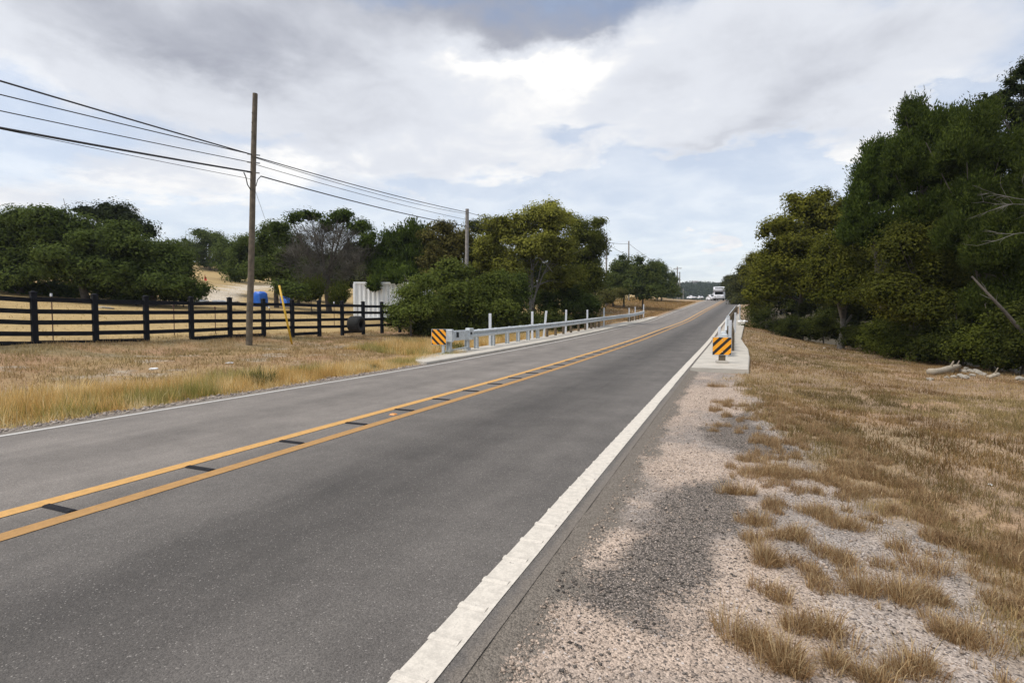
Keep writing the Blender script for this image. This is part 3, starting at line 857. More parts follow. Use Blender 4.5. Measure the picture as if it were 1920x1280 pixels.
def back(px_at0, y_at0, end):
    """cable from pole 1 back past the left edge of the frame"""
    end = np.array(end)
    d = FL - RV * (960 / FPX)
    k = end[0] / d[0]
    p = CP + d * k; zc = k; z = HC + (595 - y_at0) / FPX * zc
    sl = (z - end[2]) / (p[1] - end[1])
    q = np.array([end[0], YN, end[2] + sl * (YN - end[1]) * .9])
    return q


for (y1, y0, sag, r, lb) in [(291.5, 145, .25, .026, 'topmost black cable left of the brown pole'), (291.0, 171, .3, .017, 'second thin cable left of the brown pole, meeting the topmost one'), (306, 202, .3, .015, 'middle thin cable left of the brown pole'),
                             (324, 226, .45, .034, 'thickest black cable left of the brown pole'), (337, 231, .35, .009, 'faint lowest wire left of the brown pole')]:
    e = on1(y1); cable('utility_cable', e, back(0, y0, e), sag, r, lb, 40)
cable('utility_cable', on1(294), on2(398), .12, .022, 'top cable from the brown pole to the grey pole')
cable('utility_cable', on1(294) + np.array([0, 0, -.03]), on2(401), .22, .014, 'thin cable hanging just under the top one between the brown and grey poles')
cable('utility_cable', on1(308), on2(412), .12, .013, 'middle cable from the brown pole to the grey pole')
cable('utility_cable', at(489, 330.5, ZP1 + .5), on2(424), .15, .026, 'lowest black cable from the brown pole to the grey pole')
for (y2, dz, lb) in [(398, .9, 'top cable from the grey pole to the pole by the yellowish tree'), (412, .5, 'middle cable from the grey pole to the pole by the yellowish tree'), (424, .1, 'lowest cable from the grey pole to the pole by the yellowish tree')]:
    cable('utility_cable', on2(y2), far[0] + np.array([0, 0, -1.2 + dz]), .5, .02, lb)
cable('utility_cable', far[0] - np.array([0, 0, .9]), far[1] - np.array([0, 0, .5]), .15, .03, 'upper cable between the two poles beyond the yellowish tree')
cable('utility_cable', far[0] - np.array([0, 0, 1.2]), far[2] - np.array([0, 0, .8]), 1.2, .03, 'long cable dipping to the crossarm pole')
cable('utility_cable', far[1] - np.array([0, 0, .5]), far[3] - np.array([0, 0, .4]), .8, .03, 'cable from the far dark pole to the far pale pole')
# service wire sloping from the brown pole down behind the trees
cable('utility_cable', on1(345), at(520, 470, 30), .1, .007, 'faint wire sloping down from the brown pole to the trees')

# yellow guy guard
a = at(546.5, 641, 22.0); c = at(523.5, 535, 22.0)
t = empty('guy_guard', a); tag(t, 'leaning yellow plastic guy wire guard right of the brown pole', 'marker pole')
v = c - a; b = MB(); b.tube([tuple(-v * .04), tuple(v * .5), tuple(v)], .042, 10); b.build('sleeve', M['yellow'], t, smooth=True)
b = MB(); b.tube([tuple(v * .99), tuple(v * 1.13)], .008, 6); b.build('wire', M['cable'], t)

# tyre against the fence
a = at(668, 622.5, 26.6); a[2] = a[2]
ty = empty('old_tyre', (a[0], a[1], a[2]), rz=R(6)); tag(ty, 'big black hollow tyre leaning upright against the black fence', 'tyre')
prof = [(.20, -.30), (.33, -.33), (.39, -.29), (.41, -.2), (.41, .2), (.39, .29), (.33, .33), (.20, .30), (.20, .22), (.27, .18), (.27, -.18), (.20, -.22)]
b = MB(); n = 36; vs = []; fs = []
for i in range(n):
    an = 2 * math.pi * i / n
    for (rr, xx) in prof: vs.append((xx, rr * math.cos(an), .40 + rr * math.sin(an)))
k = len(prof)
for i in range(n):
    for j in range(k): fs.append((i * k + j, i * k + (j + 1) % k, ((i + 1) % n) * k + (j + 1) % k, ((i + 1) % n) * k + j))
b.add(vs, fs); b.build('tread', M['rubber'], ty, smooth=True)
b = MB()
for i in range(30):
    an = 2 * math.pi * i / 30
    b.box((0, .412 * math.cos(an), .40 + .412 * math.sin(an)), (.50, .035, .014), M=Matrix.Rotation(an - math.pi / 2, 3, 'X'))
b.build('tread_blocks', M['rubber'], ty)

# ------------------------------------------------------------------ shipping container
zc = 40.5; a = at(664, 584, zc); a2 = at(664 + 120, 584, zc + .6)
vx = a2 - a; rz = math.atan2(vx[1], vx[0]); gzc = float(HT(a[0], a[1])) - .1
ct = empty('shipping_container', (a[0], a[1], min(gzc, a[2])), rz=rz); tag(ct, 'white corrugated shipping container behind the black fence', 'container')
Hh = at(664, 529, zc)[2] - ct.location.z; Lc, Wc = 6.06, 2.44
b = MB(); xs = np.arange(.1, Lc - .1, .085); prof = []
for i, x in enumerate(xs):
    ph = i % 4; y = 0.0 if ph in (0, 1) else .06; prof.append((x, y))
vs = [(x, y, .16) for x, y in prof] + [(x, y, Hh - .10) for x, y in prof]; k = len(prof)
b.add(vs, [(i, i + 1, k + i + 1, k + i) for i in range(k - 1)])
b.add([(x, Wc - y, z) for x, y, z in vs], [(i + 1, i, k + i, k + i + 1) for i in range(k - 1)])
b.box((Lc / 2, Wc / 2, Hh / 2), (Lc - .2, Wc - .14, Hh - .3)); b.build('wall', M['white_paint'], ct)
b = MB()
for x in (.05, Lc - .05):
    for y in (0, Wc): b.box((x, y, Hh / 2), (.12, .10, Hh))
for z in (.08, Hh - .05):
    for y in (0, Wc): b.box((Lc / 2, y, z), (Lc, .09, .14))
    for x in (.03, Lc - .03): b.box((x, Wc / 2, z), (.09, Wc, .139))
b.build('frame', M['white_paint'], ct)
b = MB(); b.box((Lc / 2, Wc / 2, Hh + .01), (Lc - .1, Wc - .1, .03)); b.build('roof', M['white_paint'], ct)
b = MB()
for y in (.62, 1.82): b.box((-.04, y, Hh / 2), (.05, 1.1, Hh - .25))
for y in (.3, .95, 1.5, 2.15): b.tube([(-.09, y, .15), (-.09, y, Hh - .12)], .022, 6)
b.build('door', M['white_paint'], ct)

# ------------------------------------------------------------------ tarps, rubble, red sign in the pasture
def lump(name, c, dims, m, label, cat, seed, group=None, flat=.25, kind=None):
    rg_ = np.random.default_rng(seed); n, mm = 22, 14; V = []; F = []
    for j in range(mm + 1):
        th = math.pi * .5 * j / mm
        for i in range(n):
            ph = 2 * math.pi * i / n
            sq = lambda v: math.copysign(abs(v) ** .4, v)
            x, y, z = sq(math.cos(ph)) * sq(math.sin(th)) if th else 0, sq(math.sin(ph)) * sq(math.sin(th)) if th else 0, sq(math.cos(th))
            k = 1 + flat * (float(vnoise(ph * 1.9 + seed, th * 3.3)) - .5)
            V.append((x * dims[0] * k, y * dims[1] * k, z * dims[2] * k))
    for j in range(mm):
        for i in range(n): F.append((j * n + i, (j + 1) * n + i, (j + 1) * n + (i + 1) % n, j * n + (i + 1) % n))
    b = MB(); b.add(V, F); o = b.build(name, M[m], smooth=True); o.location = c
    return tag(o, label, cat, group)


a = at(488, 572, 40); lump('covered_stack', (a[0], a[1], a[2] - .1), (.44, .45, 1.12), 'tarp', 'bright blue tarp pulled over a square stack beside the brown pole', 'tarp', 3, flat=.1)
a = at(538, 572, 42); o = lump('covered_stack', (a[0], a[1], a[2] - .1), (.42, .4, 1.12), 'tarp', 'blue tarp half hidden by leaves right of the yellow guy guard', 'tarp', 9, flat=.5)
a = at(410, 570, 38)
for i in range(7):
    lump('rubble_heap', (a[0] - 1.3 + i * .42 + RNG.uniform(-.1, .1), a[1] - .6 + .2 * i + RNG.uniform(-.4, .4), a[2] + RNG.uniform(-.1, .05)), (RNG.uniform(.3, .55), RNG.uniform(.2, .4), RNG.uniform(.12, .26)), 'litter' if i % 2 else 'stone',
         'pale broken slab in the rubble row below the dirt lane', 'rubble', 40 + i, 'pale slabs by the dirt lane', flat=.9)
a = at(197, 583, 30); lump('rubble_heap', (a[0], a[1], a[2]), (.42, .3, .2), 'stone', 'grey white rubble lump seen through the second fence span', 'rubble', 71, flat=.9)
a = at(20, 640, 18.5); lump('rubble_heap', (a[0], a[1], a[2] - .05), (.6, .4, .14), 'stone', 'low pinkish rock slab under the fence at the left edge', 'rubble', 72, flat=.9)
a = at(384.5, 534, 58)
t = empty('survey_flag', a); tag(t, 'small red survey flag on the slope above the dirt lane', 'flag')
b = MB(); b.tube([(0, 0, -1.0), (0, 0, 1.15)], .015, 6); b.build('stick', M['rust'], t)
b = MB(); b.add([(0, 0, .45), (.28, .03, .5), (.2, -.02, .8), (.0, 0, 1.15), (-.14, .02, .55)], [(0, 1, 2, 3, 4)]); M['flagred'] = mat('red_flag_cloth', (.60, .03, .03), .7); o = b.build('cloth', M['flagred'], t)
o.modifiers.new('thick', 'SOLIDIFY').thickness = .01

# ------------------------------------------------------------------ stones, logs, litter
def stone(loc, r, seed, label, group=None, name='stone', m='stone', sq=(1, .8, .6), cat='stone'):
    rg_ = np.random.default_rng(seed); n, mm = 12, 8; V = []; F = []
    for j in range(mm + 1):
        th = math.pi * j / mm
        for i in range(n):
            ph = 2 * math.pi * i / n; d = np.array([math.cos(ph) * math.sin(th), math.sin(ph) * math.sin(th), math.cos(th)])
            k = .75 + .55 * float(vnoise(d[0] * 1.7 + seed, d[1] * 1.7 + d[2] * 2.3)); V.append(tuple(d * k * r * np.array(sq)))
    for j in range(mm):
        for i in range(n): F.append((j * n + i, (j + 1) * n + i, (j + 1) * n + (i + 1) % n, j * n + (i + 1) % n))
    b = MB(); b.add(V, F); o = b.build(name, M[m]); o.location = loc; o.rotation_euler = (0, 0, rg_.uniform(0, 6))
    return tag(o, label, cat, group)


def on_ground(px, py, z0=-.4):
    p = gz(px, py, z0)
    for _ in range(6): p = gz(px, py, float(HT(p[0], p[1])))
    return p


def logobj(pa, pb, r, label, ra=1.0):
    A = on_ground(*pa) + np.array([0, 0, r]); B = on_ground(*pb) + np.array([0, 0, r + .1]); t = empty('log', A); tag(t, label, 'log', 'bleached logs')
    v = B - A; b = MB(); rg_ = np.random.default_rng(int(pa[0]))
    P_ = [tuple(v * k / 6 + rg_.normal(0, r * .16, 3)) for k in range(7)]; b.tube(P_, [r * (1 - .35 * k / 6 * ra) * rg_.uniform(.9, 1.1) for k in range(7)], 10); b.build('trunk', M['log'], t, smooth=True)
    b = MB(); q = np.array(P_[4]); b.tube([tuple(q), tuple(q + np.array([.05, -.1, .24]))], [r * .45, r * .2], 7); b.build('branch_stub', M['log'], t)


logobj((1745, 703), (1798, 697), .11, 'thick bleached log at the left end of the stone pile')
logobj((1783, 700), (1797, 691), .07, 'short forked log leaning up in the stone pile')
logobj((1852, 710), (1871, 710), .06, 'short white log lying right of the stone pile', .2)
i = 0
for (px, py, r) in [(1806, 698, .13), (1812, 693, .11), (1820, 697, .12), (1829, 699, .15), (1836, 701, .12), (1842, 704, .12), (1800, 706, .11), (1788, 708, .09), (1808, 709, .13), (1743, 713, .10), (1775, 709, .08), (1912, 713, .14), (1823, 705, .10)]:
    p = on_ground(px, py); i += 1
    stone((p[0], p[1], p[2] + r * .3), r, 100 + i, 'rough grey limestone in the pile at the foot of the right trees' if px < 1900 else 'single pale stone at the right edge under the trees', 'stones of the pile' if px < 1900 else None)
for k, (px, py, r) in enumerate([(1387, 603, .16), (1390, 600, .14), (1395, 607, .18), (1396, 602, .15), (1399, 610, .13)]):
    z = 52.; p = at(px, py, z); stone((p[0], p[1], float(max(HT(p[0], p[1]), ZR(p[1]) - .1)) + .12), r * 1.3, 200 + k, 'white broken stone at the far end of the right concrete apron', 'white stones beyond the right apron', m='litter')
for (px, py, r, lb) in [(1546, 653, .09, 'tiny pale litter scrap in the right grass before the tree trunk'), (430, 682, .10, 'white crumpled litter on the left verge'), (288, 693, .09, 'flat white scrap on the bare left verge'), (1856, 909, .025, 'tiny white scrap in the near right grass')]:
    p = on_ground(px, py, 0.0 if px > 900 else .2); stone((p[0], p[1], p[2] + r * .25), r, int(px), lb, name='litter_scrap', m='litter', sq=(1.2, .7, .3), cat='litter')
# loose gravel stones, one object
def pebbles(n, fx, seed, rmin, rmax, col_fn):
    rg_ = np.random.default_rng(seed); P_ = fx(rg_, n); n = len(P_)
    base = np.array([[1, 0, 0], [-1, 0, 0], [0, 1, 0], [0, -1, 0], [0, 0, 1], [0, 0, -1]], float)
    tri = np.array([[0, 2, 4], [2, 1, 4], [1, 3, 4], [3, 0, 4], [2, 0, 5], [1, 2, 5], [3, 1, 5], [0, 3, 5]])
    rr = rmin + (rmax - rmin) * rg_.random(n) ** 6
    V = base[None] * rr[:, None, None] * rg_.uniform(.55, 1.15, (n, 6, 1)) * np.array([1, 1, .6]); an = rg_.uniform(0, 6.28, n)
    c_, s_ = np.cos(an)[:, None], np.sin(an)[:, None]
    V = np.stack([V[..., 0] * c_ - V[..., 1] * s_, V[..., 0] * s_ + V[..., 1] * c_, V[..., 2]], -1) + P_[:, None] + np.array([0, 0, 1]) * rr[:, None, None] * .25
    F = (tri[None] + 6 * np.arange(n)[:, None, None]).reshape(-1, 3)
    return V.reshape(-1, 3), F, np.repeat(col_fn(rg_, P_), 6, 0)


def place_right(rg_, n):
    Y = 1.3 + 13 * rg_.random(n) ** 2.2; X = XC(Y) + HW_R + .12 + 3.0 * rg_.random(n) ** 1.3
    k = rg_.random(n) < (1 - right_cover(X, Y) * .85); X, Y = X[k], Y[k]
    return np.stack([X, Y, HT(X, Y)], -1)


def col_right(rg_, P_):
    d = np.minimum(poly_sd(P_[:, 0], P_[:, 1], DARK1), poly_sd(P_[:, 0], P_[:, 1], DARK2)) < .08
    t = rg_.random(len(P_)); light = np.array([.42, .33, .26]) * (0.55 + .65 * rg_.random((len(P_), 1))); dk_ = np.array([.082, .072, .063]) * (.6 + 1.3 * rg_.random((len(P_), 1)))
    return np.where((np.where(d, t < .70, t < .14))[:, None], dk_, light)


V, F, c = pebbles(30000, place_right, 5, .0045, .017, col_right)
M['pebble'] = mat('loose_stone', attr='col', rough=.95, spec=.2)


def place_left(rg_, n):
    Y = 2 + 16 * rg_.random(n); X = XC(Y) - HW_L - .03 - .8 * rg_.random(n) ** 1.3
    return np.stack([X, Y, HT(X, Y)], -1)


V2, F2, c2_ = pebbles(6000, place_left, 6, .010, .05, lambda r_, p: np.array([.33, .28, .24]) * (.45 + .85 * r_.random((len(p), 1))))
tag(meshobj('gravel', np.concatenate([V, V2]), np.concatenate([F, F2 + len(V)]), M['pebble'], col=np.concatenate([c, c2_])), 'loose pinkish and dark gravel on both road shoulders', 'gravel', kind='stuff')

# ------------------------------------------------------------------ grass
def blades(P_, h, wd, lean, col, rg_, bend=True):
    n = len(P_); a = rg_.uniform(0, 2 * math.pi, n); d = np.stack([np.cos(a), np.sin(a), 0 * a], -1)
    b = rg_.uniform(0, 2 * math.pi, n); pr = np.stack([np.cos(b), np.sin(b), 0 * b], -1) * wd[:, None] * .5
    up = np.array([0, 0, 1.0]); tip = P_ + up * (h * np.cos(lean))[:, None] + d * (h * np.sin(lean))[:, None]
    if bend:
        mid = P_ + up * (h * .55 * np.cos(lean * .5))[:, None] + d * (h * .5 * np.sin(lean * .5))[:, None]
        V = np.stack([P_ - pr, P_ + pr, mid + pr * .8, mid - pr * .8, tip], 1).reshape(-1, 3); k = 5
        i = np.arange(n)[:, None] * 5
        F = [i + np.array([[0, 1, 2, 3]]), i + np.array([[3, 2, 4]])]
    else:
        V = np.stack([P_ - pr, P_ + pr, tip], 1).reshape(-1, 3); k = 3; F = [np.arange(n)[:, None] * 3 + np.array([[0, 1, 2]])]
    C_ = np.repeat(col, k, 0)
    return V, F, C_


def join(parts):
    V = []; F = {}; C_ = []; o = 0
    for v, fs, c_ in parts:
        V.append(v); C_.append(c_)
        for f in fs: F.setdefault(f.shape[1], []).append(f + o)
        o += len(v)
    return np.concatenate(V), [np.concatenate(f) for f in F.values()], np.concatenate(C_)


def pal(cols, t, rg_, var=.35):
    cols = np.array(cols); i = np.clip((t * (len(cols) - 1)), 0, len(cols) - 1.001); k = i.astype(int); f = (i - k)[:, None]
    c_ = cols[k] * (1 - f) + cols[k + 1] * f
    return c_ * (1 - var + 2 * var * rg_.random((len(t), 1)))


DRY = [(.165, .10, .045), (.255, .162, .073), (.34, .228, .105), (.45, .33, .170)]
OLV = [(.145, .11, .046), (.225, .170, .072), (.31, .235, .105), (.40, .31, .155)]
rg_ = np.random.default_rng(21)
parts = []
EDG = lambda Y: np.interp(Y, [0, 21, 26, 38, 42, 46, 60, 75, 110], [10.0, 9.3, 9.0, 9.5, 6.5, 2.6, 1.7, 2.5, 4])


def right_band(n, y0, y1, x1, hh, ww, thr):
    Y = y0 + (y1 - y0) * rg_.random(n); X = np.interp(Y, [0, 16, 24, 60], [-.4, -.3, .6, .6]) + (x1 + .4) * rg_.random(n)
    u = X - XC(Y)
    clump = fbm(X * 4.2, Y * 4.2, 3); cov_ = right_cover(X, Y, True)
    dens = cov_ * (.35 + 1.3 * sst(clump, .38, .62)) - .12 * (1 - cov_) * 0
    padm = (Y > 15.6) & (u < np.interp(Y, [15.85, 20, 24, 27, 31, 36, 44, 55], [5.55, 5.65, 5.65, 5.53, 5.4, 5.48, 5.63, 5.8]))
    k = (rg_.random(n) < dens * thr) & (X < EDG(Y) + 1.0) & ~padm & (u > HW_R + .1)
    X, Y, clump = X[k], Y[k], clump[k]; n = len(X)
    P_ = np.stack([X, Y, HT(X, Y) - .006], -1)
    pn = fbm(X * .35 + 50, Y * .35 + 3, 3); fn = fbm(X * 1.6 + 5, Y * 1.6, 3)
    t = np.clip(fn * 1.1 + (fbm(X * .45 + 31, Y * .45, 3) - .5) * 1.5 - .02 + rg_.normal(0, .16, n), 0, 1)
    c_ = np.where((pn + rg_.normal(0, .07, n) > .53)[:, None], pal(OLV, t, rg_), pal(DRY, t, rg_))
    h = hh * (.5 + .8 * rg_.random(n)) * (.55 + .9 * clump)
    parts.append(blades(P_, h, ww * (.6 + .8 * rg_.random(n)), np.abs(rg_.normal(.5, .55, n)).clip(0, 1.45), c_, rg_, bend=y0 < 9))


right_band(170000, 1.2, 7, 8, .078, .0042, .9)
right_band(120000, 7, 14, 10.5, .088, .007, .9)
right_band(90000, 14, 28, 11, .10, .013, .9)
right_band(45000, 28, 62, 11, .12, .028, .9)
n = 260000; Y = 1.3 + 9.5 * rg_.random(n) ** 1.5; X = shoulder_edge(Y) - .75 + 1.9 * rg_.random(n)
cl_ = fbm(X * 5.5 + 77, Y * 5.5 + 31, 3) + .10 * sst(X - shoulder_edge(Y), -.5, .6)
k = (cl_ > .615) & (rg_.random(n) < sst(cl_, .60, .72)) & (X - XC(Y) > HW_R + .75); X, Y, cl_ = X[k], Y[k], cl_[k]; n = len(X)
parts.append(blades(np.stack([X, Y, HT(X, Y) - .004], -1), .085 * (.3 + .9 * rg_.random(n)) * (.5 + 5 * (cl_ - .6)), .0034 * (.6 + .8 * rg_.random(n)), np.abs(rg_.normal(.75, .45, n)).clip(0, 1.5), pal([(.20, .12, .065), (.33, .21, .11), (.44, .31, .165), (.56, .44, .26)], np.clip(rg_.normal(.45, .28, n), 0, 1), rg_), rg_))
V, F, C_ = join(parts)
tag(meshobj('grass', V, F, M['grass'], col=C_), 'short dry brown grass covering the right verge', 'grass', kind='stuff')

# left verge: tall pale seed grass near the road, short red-brown behind
parts = []
GRN = [(.17, .165, .04), (.29, .27, .075), (.42, .36, .13), (.54, .45, .21)]
GOLD = [(.40, .25, .085), (.58, .38, .13), (.68, .50, .21), (.80, .68, .42)]


def left_band(n, y0, y1, l0, l1, hf, ww, colf, densf, bend=False, lean=.35):
    Y = y0 + (y1 - y0) * rg_.random(n); Lr = l0 + (l1 - l0) * rg_.random(n); X = XC(Y) - HW_L - Lr
    cl = fbm(X * 2.2 + 3, Y * 2.2, 3); k = rg_.random(n) < densf(X, Y, Lr, cl); X, Y, Lr, cl = X[k], Y[k], Lr[k], cl[k]; n = len(X)
    P_ = np.stack([X, Y, HT(X, Y) - .01], -1)
    parts.append(blades(P_, hf(X, Y, Lr, cl, n), ww * (.6 + .8 * rg_.random(n)), np.abs(rg_.normal(lean, .3, n)).clip(0, 1.3), colf(X, Y, Lr, cl, n), rg_, bend))


def fringe_col(X, Y, Lr, cl, n):
    gpatch = fbm(X * .8 + 19, Y * .8 + 4, 3) + rg_.normal(0, .04, n)
    t = np.clip(cl * 1.2 - .1 + rg_.normal(0, .2, n), 0, 1)
    return np.where((gpatch > .625)[:, None], pal(GRN, t, rg_), pal(GOLD, t, rg_))


def fr_w(Y): return np.interp(Y, [-5, 3, 8, 14, 18], [3.4, 3.2, 2.4, 1.8, 1.4])


left_band(150000, -1, 19, .35, 3.6, lambda X, Y, L_, cl, n: (.11 + .31 * rg_.random(n) ** 1.6 * (1 - .45 * sst(Y, 9, 15))) * sst(L_, .1, .9) * (.5 + cl), .010, fringe_col,
          lambda X, Y, L_, cl: .95 * (1 - sst(L_, fr_w(Y) * .8, fr_w(Y) * 1.15)) * sst(L_ + (cl - .5) * .8, .25, .6))
left_band(110000, -1, 30, 2.5, 11, lambda X, Y, L_, cl, n: (.05 + .12 * rg_.random(n)) * (.5 + cl), .014,
          lambda X, Y, L_, cl, n: np.where((fbm(X * .5 + 2, Y * .5, 3) + rg_.normal(0, .06, n) + .10 * sst(L_, 5.5, 8) > .56)[:, None], pal(OLV, np.clip(cl + rg_.normal(0, .2, n), 0, 1), rg_), pal(DRY, np.clip(cl + .15 + rg_.normal(0, .2, n), 0, 1), rg_)),
          lambda X, Y, L_, cl: .25 + .65 * sst(cl, .42, .6), lean=.5)
left_band(60000, 17, 34, 1.75, 5.5, lambda X, Y, L_, cl, n: (.10 + .32 * rg_.random(n) ** 1.5) * (.5 + cl), .016, fringe_col, lambda X, Y, L_, cl: .8 + 0 * L_)
left_band(60000, 60, 118, 1.0, 14, lambda X, Y, L_, cl, n: (.10 + .2 * rg_.random(n)), .05, lambda X, Y, L_, cl, n: pal([(.20, .12, .05), (.30, .19, .075), (.38, .27, .11)], np.clip(cl + rg_.normal(0, .25, n), 0, 1), rg_), lambda X, Y, L_, cl: .6 + 0 * L_)
left_band(90000, 2, 75, 10, 60, lambda X, Y, L_, cl, n: (.04 + .07 * rg_.random(n)), .03, lambda X, Y, L_, cl, n: pal([(.34, .24, .105), (.46, .34, .15), (.54, .42, .2)], np.clip(cl + rg_.normal(0, .25, n), 0, 1), rg_), lambda X, Y, L_, cl: .55 + 0 * L_)
V, F, C_ = join(parts)
tag(meshobj('grass', V, F, M['grass'], col=C_), 'golden and green grass of the left verge and pasture', 'grass', kind='stuff')


# individual tufts on the gravel
def tuft(px, py, rad, hh, n, label, cols=[(.17, .095, .05), (.30, .185, .09), (.42, .28, .14), (.55, .42, .24)], group='dry grass tufts on the gravel', seed=None, wd=.0027):
    p = on_ground(px, py, -.03); r_ = np.random.default_rng(seed or int(px * 7 + py)); n = int(n * 1.7); rad = rad * 1.12
    a = r_.uniform(0, 6.28, n); q = rad * .30 * np.sqrt(r_.random(n)) * (1 + .5 * (r_.random(n) < .25)); sc_ = r_.normal(0, rad * .26, (7, 2)); sh_ = r_.uniform(.45, 1.15, 7); wi_ = r_.choice(7, n, p=np.array([.28, .2, .16, .12, .1, .08, .06]))
    q = q * .75; B_ = np.stack([np.cos(a) * q + sc_[wi_, 0] * 1.2, np.sin(a) * q + sc_[wi_, 1] * .9, 0 * a], -1)
    st_ = r_.random(n) < .16; h = hh * 1.05 * sh_[wi_] * (.25 + .85 * r_.random(n)) * np.where(st_, 1.4, 1); lean = np.clip(np.abs(r_.normal(.55, .45, n)) + q / (rad * .3) * .30, 0, 1.5) * np.where(st_, .75, 1)
    az_ = a + r_.normal(0, .75, n); d = np.stack([np.cos(az_), np.sin(az_), 0 * a], -1); b_ = r_.uniform(0, 6.28, n); pr = np.stack([np.cos(b_), np.sin(b_), 0 * a], -1) * (wd * .5 * (.6 + .8 * r_.random(n)))[:, None]
    up = np.array([0, 0, 1.0]); mid = B_ + up * (h * .55 * np.cos(lean * .6))[:, None] + d * (h * .5 * np.sin(lean * .6))[:, None]; tip = B_ + up * (h * np.cos(lean))[:, None] + d * (h * np.sin(lean))[:, None]
    V = np.stack([B_ - pr, B_ + pr, mid + pr * .8, mid - pr * .8, tip], 1).reshape(-1, 3); i_ = np.arange(n)[:, None] * 5
    o = meshobj('grass_tuft', V, [i_ + np.array([[0, 1, 2, 3]]), i_ + np.array([[3, 2, 4]])], M['grass'], col=np.repeat(pal(cols, np.clip(r_.normal(.5, .3, n) + st_ * .45, 0, 1), r_), 5, 0))
    o.location = (p[0], p[1], p[2] - .005)
    return tag(o, label, 'grass tuft', group)


ALIKE = 'small dry brown grass tuft on the pale gravel between shoulder and grass'
for t_ in [(1420, 1215, .24, .20, 900, 'big tawny grass tuft on the pink gravel nearest the camera'), (1525, 1185, .22, .14, 700, 'wide low grass tuft right of the big tawny one'), (1455, 1245, .16, .17, 500, 'grass tuft just in front of the big tawny one'),
           (1640, 1110, .24, .16, 700, 'sprawling grass tuft on the whitish gravel by the dense grass'), (1450, 890, .42, .17, 1300, 'widest straw coloured tuft above the dark millings patch'), (1385, 925, .18, .16, 500, 'pale tuft at the top right corner of the dark millings patch'),
           (1440, 1050, .20, .15, 600, 'round tuft right of the dark millings patch, alone on gravel')]: tuft(*t_)
for t_ in [(1450, 1110, .14, .12, 350), (1420, 985, .22, .13, 500), (1520, 960, .24, .13, 600), (1580, 985, .26, .14, 600), (1540, 1035, .24, .12, 500), (1600, 1060, .18, .12, 400), (1680, 1060, .22, .13, 500), (1730, 1120, .22, .14, 500), (1490, 1010, .2, .12, 450),
           (1720, 1265, .2, .13, 450), (1640, 1275, .18, .12, 400), (1600, 1270, .18, .14, 420), (1830, 1215, .2, .14, 450), (1400, 1010, .15, .12, 300), (1760, 1180, .18, .12, 400), (1570, 905, .24, .12, 500), (1365, 760, .3, .2, 450), (1345, 725, .3, .2, 400)]:
    tuft(*t_, ALIKE)
tuft(468, 720, .62, .34, 700, 'dark green weed clump at the edge of the left verge', [(.03, .045, .012), (.05, .075, .02), (.08, .10, .03)], None, wd=.016)
tuft(698, 692, .35, .18, 300, 'little green weed at the road edge before the left apron', [(.03, .045, .012), (.05, .075, .02), (.08, .10, .03)], None, wd=.016)
tuft(845, 655, .9, .45, 900, 'green weed clump under the left guardrail head', [(.05, .06, .015), (.1, .11, .03), (.16, .16, .05)], None, wd=.016)

# ------------------------------------------------------------------ trees
def tubes_np(paths):
    b = MB()
    for pts_, rads, n in paths: b.tube(pts_, rads, n, cap=False)
    return b


GREEN = ((.040, .058, .013), (.115, .150, .034))       # live oak
CEDAR = ((.032, .052, .010), (.098, .135, .023))       # juniper
YELL = ((.095, .102, .016), (.275, .272, .05))        # yellowing elm
OLIVE = ((.064, .062, .017), (.17, .145, .042))
BRITE = ((.075, .10, .018), (.19, .23, .052))
BROWN = ((.075, .068, .055), (.17, .155, .128))


